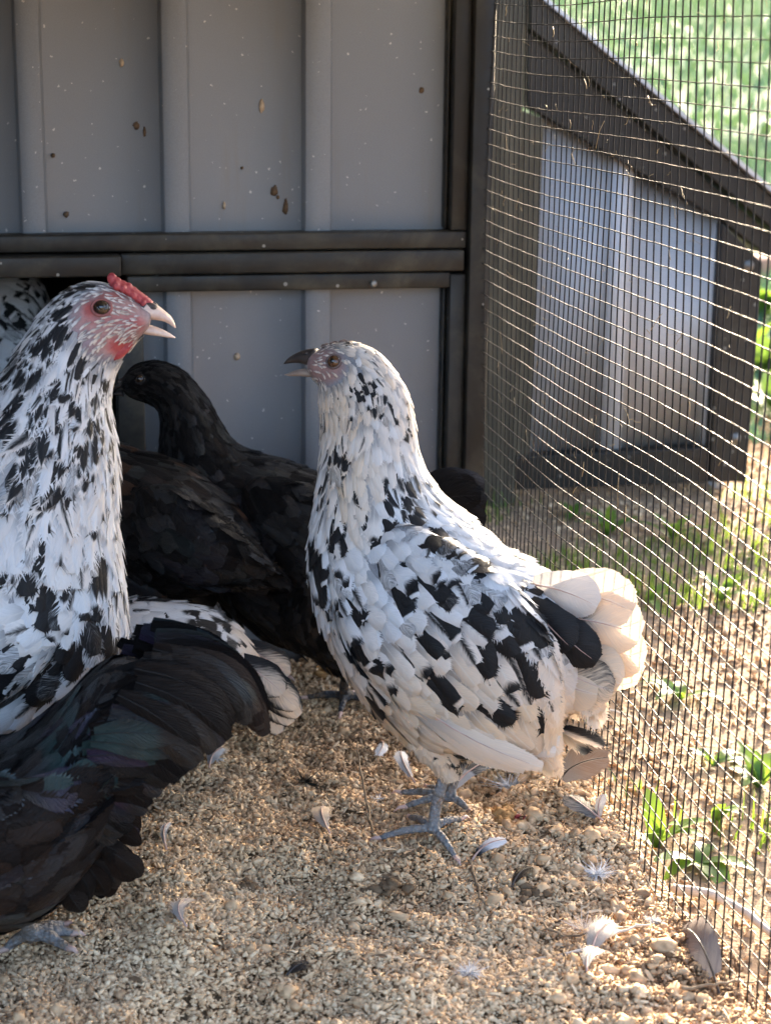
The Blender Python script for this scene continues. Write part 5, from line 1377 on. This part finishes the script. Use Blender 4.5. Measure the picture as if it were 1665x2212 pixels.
twig([out_pt(1455, 1920, .006), out_pt(1540, 1955, .012), out_pt(1610, 1990, .010), out_pt(1700, 2050, .006)], .0040, 'bleached white stick lying on soil outside the mesh', STICK, 'stick', 'stick')
twig([out_pt(1180, 1560, .01), out_pt(1290, 1545, .012), out_pt(1370, 1560, .01)], .0014, 'thin pale stalk on soil outside the mesh', STICK)

def clump(px, py, n, rad, label, mat):
    r = np.random.default_rng(int(px * 7 + py)); c = fl_pt(px, py, 0.0); ac_ = Acc(); bv, bq_, bt = ball_vf((0, 0, 0), 1.0, 8, 6)
    for _ in range(n):
        s_ = rad * r.uniform(.18, .42); p = np.array([r.normal(0, rad * .45), r.normal(0, rad * .45), s_ * .5 + r.uniform(0, rad * .2)])
        ac_.add(bv * (1 + r.normal(0, .2, (len(bv), 1))) * s_ * (1, r.uniform(.6, 1), .7) + p, bq_, bt)
    o = link('dropping', ac_.mesh('dropping', False), mat); o.location = c
    return setp(o, label, 'dropping', 'droppings on the bedding')
DROPO = mat_simple('ochre_dropping', (.26, .13, .045), (.46, .27, .11), 200, .85, .5, .001, .2)
DROPB = mat_simple('umber_dropping', (.09, .055, .03), (.2, .13, .075), 200, .85, .5, .001, .2)
clump(706, 1452, 26, .014, 'ochre dropping on bedding in front of the black hen against the wall', DROPO)
clump(1086, 1764, 26, .014, 'ochre dropping right of the chicken foot', DROPO)
clump(762, 1592, 18, .010, 'brown dropping left of the white chicken belly', DROPB)
clump(838, 1922, 22, .013, 'olive brown dropping on bedding below the foot', DROPB)
clump(1150, 1930, 20, .011, 'brown dropping right of the olive straw', DROPB)
clump(528, 1905, 16, .009, 'brown dropping near the left centre of the bedding', DROPB)
clump(1130, 1772, 5, .006, 'small red scrap beside the ochre dropping', COMB)

# ================================================================== OUTSIDE PLANTS
def leaf_strip(base, tip, w, r, droop=.25, n=6, fold=.25):
    base, tip = np.asarray(base, float), np.asarray(tip, float); d = tip - base; L = np.linalg.norm(d)
    s = np.cross(d, (0, 0, 1.0)); s = s / (np.linalg.norm(s) + 1e-9); nn = np.cross(s, d); nn /= np.linalg.norm(nn) + 1e-9
    t = np.linspace(0, 1, n); pr_ = np.sin(np.pi * np.clip(t * .92 + .06, 0, 1)) ** .8 * w
    c = base + t[:, None] * d - np.array([0, 0, 1.0]) * (droop * L * t ** 2)[:, None] + nn * (.08 * L * np.sin(np.pi * t))[:, None]
    V = np.concatenate([c - s * pr_[:, None] + nn * (fold * pr_)[:, None], c, c + s * pr_[:, None] + nn * (fold * pr_)[:, None]])
    Q = [(k * n + i, k * n + i + 1, (k + 1) * n + i + 1, (k + 1) * n + i) for k in range(2) for i in range(n - 1)]
    return V, Q
def weed(px, py, n, length, w, label, up=.8, seed=0, name='weed'):
    r = np.random.default_rng(seed + 100); b0 = out_pt(px, py)
    e_ = empty(name, tuple(b0)); setp(e_, label, 'weed', 'weeds growing outside the mesh')
    for i in range(n):
        a = r.uniform(0, 6.28); el_ = r.uniform(.35, 1.0) * up * 1.4
        L = length * r.uniform(.6, 1.1)
        d = np.array([math.cos(a) * math.cos(el_), math.sin(a) * math.cos(el_), math.sin(el_)]) * L
        V, Q = leaf_strip((0, 0, 0), d, w * r.uniform(.7, 1.2), r, r.uniform(.1, .4))
        link('leaf', mesh_np('leaf', V, Q, None, True, {'tone': np.full(len(V), r.random())}), WEED, e_)
weed(1420, 1815, 7, .052, .0078, 'bright broad leaved weed just outside the mesh beside the brown feather', .95, 1)
weed(1510, 1850, 6, .040, .0085, 'low grey green weed with flat leaves on soil near the bleached stick', .25, 2)
weed(1640, 1690, 9, .055, .008, 'leafy green weed at the right edge above the bleached stick', .8, 3)
weed(1545, 1770, 5, .05, .0055, 'thin narrow leaved weed between two broader weeds outside', .9, 4)
weed(1470, 1500, 7, .05, .007, 'spreading weed outside level with the white tail', .5, 5)
weed(1540, 1640, 5, .045, .006, 'small sparse weed outside below the white tail', .7, 6)
weed(1310, 1155, 9, .06, .0055, 'grassy weed clump in front of the lean-to', .9, 7)
weed(1450, 1170, 9, .055, .006, 'green weed clump near the lean-to right post', .8, 8)
weed(1240, 1110, 7, .045, .005, 'small weed clump at the foot of the lean-to', .8, 9)
weed(1560, 1280, 8, .055, .007, 'tall yellow green weed at right below the lean-to', .9, 10)
weed(1400, 1300, 6, .045, .006, 'yellow green weed in the open soil outside', .8, 11)
weed(1660, 820, 22, .11, .022, 'lush broad leaved weed behind the lean-to right post', .8, 12)
weed(1625, 780, 16, .10, .02, 'leafy weed hugging the lean-to right side', .8, 13)
weed(1690, 900, 18, .10, .022, 'lush green weed at the right edge of the picture', .8, 14)
weed(1640, 690, 16, .13, .024, 'dense green weed further back beyond the lean-to', .8, 15)
# a stray brick in the grass
bp0 = out_pt(1662, 600, .0)
o = box('brick', -.10, .10, -.05, .05, 0, .065, BRICK, None, .004); o.location = bp0 - (0, 0, .005); o.rotation_euler = (0, 0, .5)
setp(o, 'pinkish clay brick lying in grass at the right edge', 'brick')

def grass(name, n, xr, yr, hr, wr, keep, seed, label, mat=GRASS):
    r = np.random.default_rng(seed)
    x = r.uniform(*xr, n); y = r.uniform(*yr, n); k = keep(x, y, r); x, y = x[k], y[k]; n = len(x)
    h = r.uniform(*hr, n) * (.5 + vnoise(x, y, 2.5, 8)); w = r.uniform(*wr, n); a = r.uniform(0, 6.28, n); ln = np.abs(r.normal(.35, .35, n))
    d = np.stack([np.cos(a), np.sin(a)], -1); s = np.stack([-d[:, 1], d[:, 0], np.zeros(n)], -1)
    z = out_h(x, y); t = np.array([0, .4, .75, 1.0]); V = []
    for i, tt in enumerate(t):
        c = np.stack([x + d[:, 0] * ln * h * tt ** 1.7, y + d[:, 1] * ln * h * tt ** 1.7, z + h * tt * (1 - .25 * ln * tt)], -1)
        ww = (w * (1 - tt ** 2))[:, None]
        V += [c - s * ww, c + s * ww] if i < 3 else [c]
    V = np.stack(V, 1)      # n,7,3
    b_ = np.arange(n)[:, None] * 7
    Q = np.concatenate([b_ + np.array([[0, 1, 3, 2]]), b_ + np.array([[2, 3, 5, 4]])]); T = b_ + np.array([[4, 5, 6]])
    tone = np.clip(r.normal(.5, .25, n), 0, 1)
    o = link(name, mesh_np(name, V.reshape(-1, 3), Q, T, True, {'tone': np.repeat(tone, 7)}), mat)
    return setp(o, label, 'grass', kind='stuff')
def wedge(x, y, r, thr=.55, lo=1050):
    px, py = project(np.stack([x, y, np.zeros_like(x)], -1))
    return (px > 1000) & (px < 1800) & (x > XM + .04)
def near_keep(x, y, r):
    m = wedge(x, y, r); v = vnoise(x, y, 4.5, 4) * .6 + vnoise(x, y, 11, 6) * .4 + np.clip((y - 1.6) * .10, 0, .3)
    shed_in = (y > YS - .03) & (x < .97) & (x > .5) & (y < YS + .6)
    return m & (v > .60 + r.uniform(-.08, .08, len(x)) + np.clip((1.75 - y) * .12, -.06, .12)) & ~shed_in
grass('grass', 40000, (XM, 1.6), (.9, 3.0), (.012, .04), (.0008, .0019), near_keep, 12, 'sparse short green grass sprouting on soil outside the mesh')
def far_keep(x, y, r):
    shed_in = (x < .97) & (y < YS + .6)
    return wedge(x, y, r) & ~shed_in
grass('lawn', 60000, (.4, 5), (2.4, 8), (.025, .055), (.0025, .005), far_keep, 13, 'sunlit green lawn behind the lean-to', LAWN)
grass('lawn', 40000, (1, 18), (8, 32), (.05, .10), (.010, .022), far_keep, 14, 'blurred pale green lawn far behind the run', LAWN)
